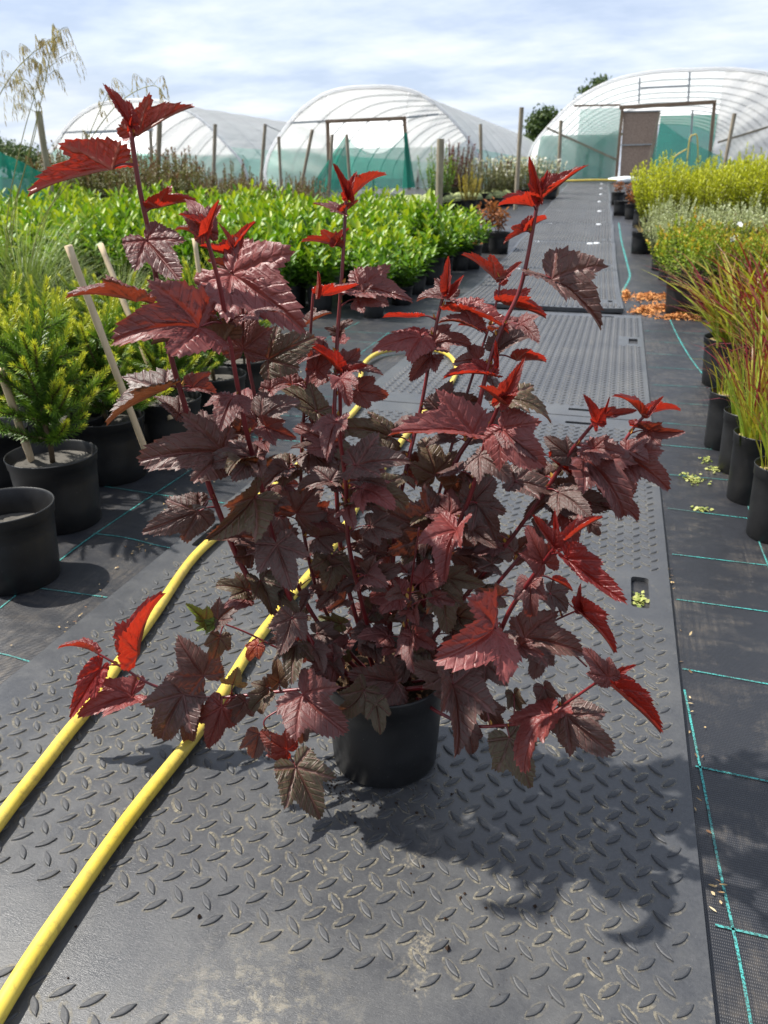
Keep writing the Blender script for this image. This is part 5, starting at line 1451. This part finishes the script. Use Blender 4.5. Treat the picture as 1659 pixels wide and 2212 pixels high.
for k, (a, b, w, lab) in enumerate(POSTS):
    Y = 150.0 / w; A_ = at_y(*a, Y); B_ = at_y(*b, Y); d = B_ - A_; B_ = A_ + d * ((A_[2] - zg(Y) + .05) / max(-d[2], .01)); g = np.random.default_rng(k)
    P = [A_ + (B_ - A_) * t for t in np.linspace(0, 1, 9)]; P = [P[0] + (P[0] - P[1]) * .002] + P; rr = [.030] + [.04 * g.uniform(.95, 1.05) for _ in range(9)]
    tag(MB().tube(P, rr, 10).obj('fence_post', POST, None, False), lab, 'post', 'wooden posts')
# guy wire from the post left of the middle tunnel
tag(MB().tube([at_y(573, 270, 17.6), at_y(606, 284, 20)], .012, 5).obj('wire', STEEL), 'thin wire from a post to the middle tunnel arch', 'wire')
# yellow standpipe in the right doorway
q = [at_y(1484, 350, 22.5), at_y(1490, 300, 22.5), at_y(1498, 292, 22.5), at_y(1506, 296, 22.5), at_y(1508, 352, 22.5)]
tag(MB().tube(spline(q, 5), .015, 8).obj('standpipe', HOSE, None, True), 'yellow standpipe bend in front of the right tunnel doorway', 'pipe')
tag(MB().tube(spline([at_y(1440, 358, 22.6), at_y(1462, 335, 22.6), at_y(1484, 322, 22.6)], 5), .015, 8).obj('hose_end', HOSE, None, True), 'yellow hose slanting up to the standpipe', 'hose')

# ---------------------------------------------------------------- tall brown and green shrubs before the left tunnels
WEIG = m_foliage('bronze_green_leaf', (.050, .070, .022), (.17, .18, .055), (.17, .075, .05), .5, .25)
WV = [plant_meshes('bronze', WEIG, TWIG, .004, .12, seed=500 + i, ns=26, h=.98, spread=.42, nl=60, L=.046, W=.021, rb=.12, start=.12, lang=65, tipb=.75, jit=.5, hj=.35) for i in range(4)]
k = 0
for j in range(3):
    for i in range(17):
        px = 112 + i * 37 + rng.normal(0, 8) + j * 12; Y = 10.9 + j * .8 + rng.normal(0, .12)
        if px > 700: continue
        p = at_y(px, 400, Y); s_ = rng.uniform(.82, 1.12) * (1.0 if px < 430 else .80 if px < 560 else .68)
        plant('bronze_shrub', 'tall bronze green shrub in the row before the left tunnels, left of the second post' if px < 330 else 'bronze brown shrub between the evergreen block and the tunnels, right of the second post', 'shrub', 'row of bronze shrubs', (p[0], Y, zg(Y) + GZ), rng.uniform(0, 6), None, WV[k % 4], scale=s_); k += 1
# ---------------------------------------------------------------- mixed stock left of the far path
MIX = [('olive', m_foliage('olive_leaf', (.05, .065, .02), (.16, .17, .06), (.40, .38, .20), .55, .3)), ('red', m_foliage('dark_red_leaf', (.05, .025, .02), (.12, .04, .03), (.22, .06, .05), .5, .3)), ('gold', m_foliage('gold_leaf', (.16, .14, .02), (.38, .30, .03), (.50, .40, .05), .5, .35)), ('green', LAUREL)]
MV = {n: plant_meshes(n, m, TWIG, .004, .14, seed=520 + i, ns=34, h=.60, spread=.55, nl=34, L=.035, W=.013, rb=.1, start=.15, lang=55, tipb=.6, jit=.5, hj=.35) for i, (n, m) in enumerate(MIX)}
ST = [(948, 385, 15.5, 'green', 1.5, 'tall light green shrub right behind the thick round post'), (985, 385, 16.5, 'red', 1.75, 'tall dark red shrub before the middle tunnel side'), (1015, 390, 15.3, 'gold', 1.0, 'golden yellow bush beside the small pale domes'), (1005, 385, 17.2, 'olive', 1.3, 'olive shrub behind the golden bush'), (1040, 388, 16.4, 'olive', 1.25, 'olive shrub at the foot of a thin post'),
      (1068, 388, 16.8, 'olive', 1.2, 'olive shrub with pale flowers, left of the tallest post'), (1095, 390, 17.2, 'olive', 1.25, 'olive shrub with pale flowers behind the tallest post'), (1130, 388, 17.9, 'olive', 1.2, 'olive shrub with pale flowers right of the tallest post'), (1160, 388, 18.4, 'olive', 1.2, 'olive shrub with pale flowers above the red leaf tip'), (1190, 388, 19.0, 'olive', 1.1, 'last olive shrub with pale flowers before the path'),
      (1075, 380, 19.0, 'red', 1.3, 'dull red shrub behind the pale flowers'), (965, 380, 18.0, 'olive', 1.2, 'olive shrub at the back, left of the dark red one'), (1110, 382, 19.5, 'olive', 1.3, 'olive shrub at the back behind the tallest post'), (1150, 382, 20.2, 'olive', 1.25, 'olive shrub at the back near the green tunnel')]
FWm = m_foliage('pale_flower', (.50, .48, .38), (.65, .63, .52), (.78, .76, .68), .6, .3)
for (px, py, Y, n, s_, lab) in ST:
    p = at_y(px, py, Y); t = plant('nursery_shrub', lab, 'shrub', 'mixed shrubs left of the far path', (p[0], Y, zg(Y) + GZ), rng.uniform(0, 6), ('ms', .16, .13, .22, SOIL, 20), MV[n], scale=s_)
    if 'pale' in lab and n == 'olive':
        g = np.random.default_rng(int(px)); k = 46; B = np.stack([g.normal(0, .2, k), g.normal(0, .2, k), g.uniform(.45, .74, k)], 1)
        V, Fq = leaf_quads(B, g.normal(0, 1, (k, 3)), g.normal(0, .3, (k, 3)) + [0, -.6, .6], .05, .045); kind(new_obj('flowers', mesh('flowers', V, Fq, FWm, False, np.repeat(g.uniform(0, 1, k), 2)), t), 'stuff')
# small pots with pale cushions
DOME = m_simple('pale_cushion', (.22, .26, .10), (.42, .45, .22), 40, .8, .15, .8, 90, .02)
dv, df = lathe([(.001, .305), (.06, .30), (.11, .27), (.14, .22), (.145, .18)], 16); DOMEM = mesh('cushion', dv, df, DOME, True)
k = 0
for j in range(3):
    for i in range(16):
        px = 800 + i * 21 + rng.normal(0, 2); Y = 13.4 + j * .42 + .012 * (px - 800)
        if px > 1105 - j * 10: continue
        p = at_y(px, 400, Y); lab = 'small black pot with a pale green cushion plant' + (', front row of the cushions' if j == 0 else ', back rows of the cushions')
        t = thing('cushion_plant', lab, 'cushion plant', (p[0], Y, zg(Y) + GZ), 'cushion plants in small pots', k); pot_part(t, 'cp', .145, .12, .21, SOIL, 20, .02); new_obj('cushion', DOMEM, t); k += 1

# ---------------------------------------------------------------- trees beyond
TREEL = m_foliage('tree_leaf', (.030, .055, .018), (.08, .125, .04), (.15, .19, .06), .55, .3)
BARKT = m_simple('tree_bark', (.07, .055, .04), (.15, .12, .09), 6, .9, .1)
def tree(label, base, h, w, n, seed, sparse=1.0):
    g = np.random.default_rng(seed); t = thing('tree', label, 'tree', tuple(base), 'trees beyond the tunnels'); mb = MB()
    mb.tube([(0, 0, 0), (g.normal(0, .1), 0, h * .35), (g.normal(0, .2), 0, h * .7), (0, 0, h * .92)], [.16, .12, .07, .03], 7)
    C = []
    for k in range(int(16 * sparse)):
        a = g.uniform(0, 6.28); z = h * g.uniform(.35, .98); r = w * math.sqrt(g.uniform(.1, 1)) * (1.15 - z / h * .7); c = np.array([r * math.cos(a), r * math.sin(a), z]); C.append(c); mb.tube([(0, 0, z * .72), c * np.array([.5, .5, .92]), c], [.05, .03, .012], 5, False)
    mb.obj('trunk', BARKT, t, True); C = np.array(C); i = g.integers(0, len(C), n); B = C[i] + g.normal(0, w * .23, (n, 3)) * [1, 1, .75]
    V, Fq = leaf_quads(B, g.normal(0, 1, (n, 3)), g.normal(0, 1, (n, 3)) + [0, 0, .6], .24, .14, .2, .1); kind(new_obj('crown', mesh('crown', V, Fq, TREEL, False, np.repeat(np.clip(g.normal(.4, .25, n), 0, 1), 2)), t), 'stuff')
def tree_at(label, px, ptop, Y, w, n, seed, sparse=1.0):
    top = at_y(px, ptop, Y); tree(label, (top[0], Y, .78), top[2] - .78, w, n, seed, sparse)
tree_at('leafy tree behind the left shoulder of the wide tunnel', 1284, 168, 58, 1.15, 1500, 1)
tree_at('thin bare topped tree behind the ridge of the wide tunnel', 1318, 160, 62, 1.2, 420, 2, .8)
tree_at('dense round tree in the gap between the middle and wide tunnels', 1176, 244, 62, 1.5, 3000, 3)
tree_at('small tree peeping over the right end of the wide tunnel', 1662, 188, 60, 2.0, 1800, 4)
for k, (px, y, Y) in enumerate([(10, 300, 50), (45, 312, 48), (-20, 292, 52), (75, 330, 46), (95, 338, 55), (-55, 296, 50)]):
    tree_at(['olive tree at the left edge above the netting', 'low tree right of the one at the left edge', 'tree at the very left edge', 'small bush tree left of the split post', 'distant bush by the foot of the left tunnel', 'tree just off the left edge'][k], px, y + 14, Y, 1.5, 900, 20 + k)
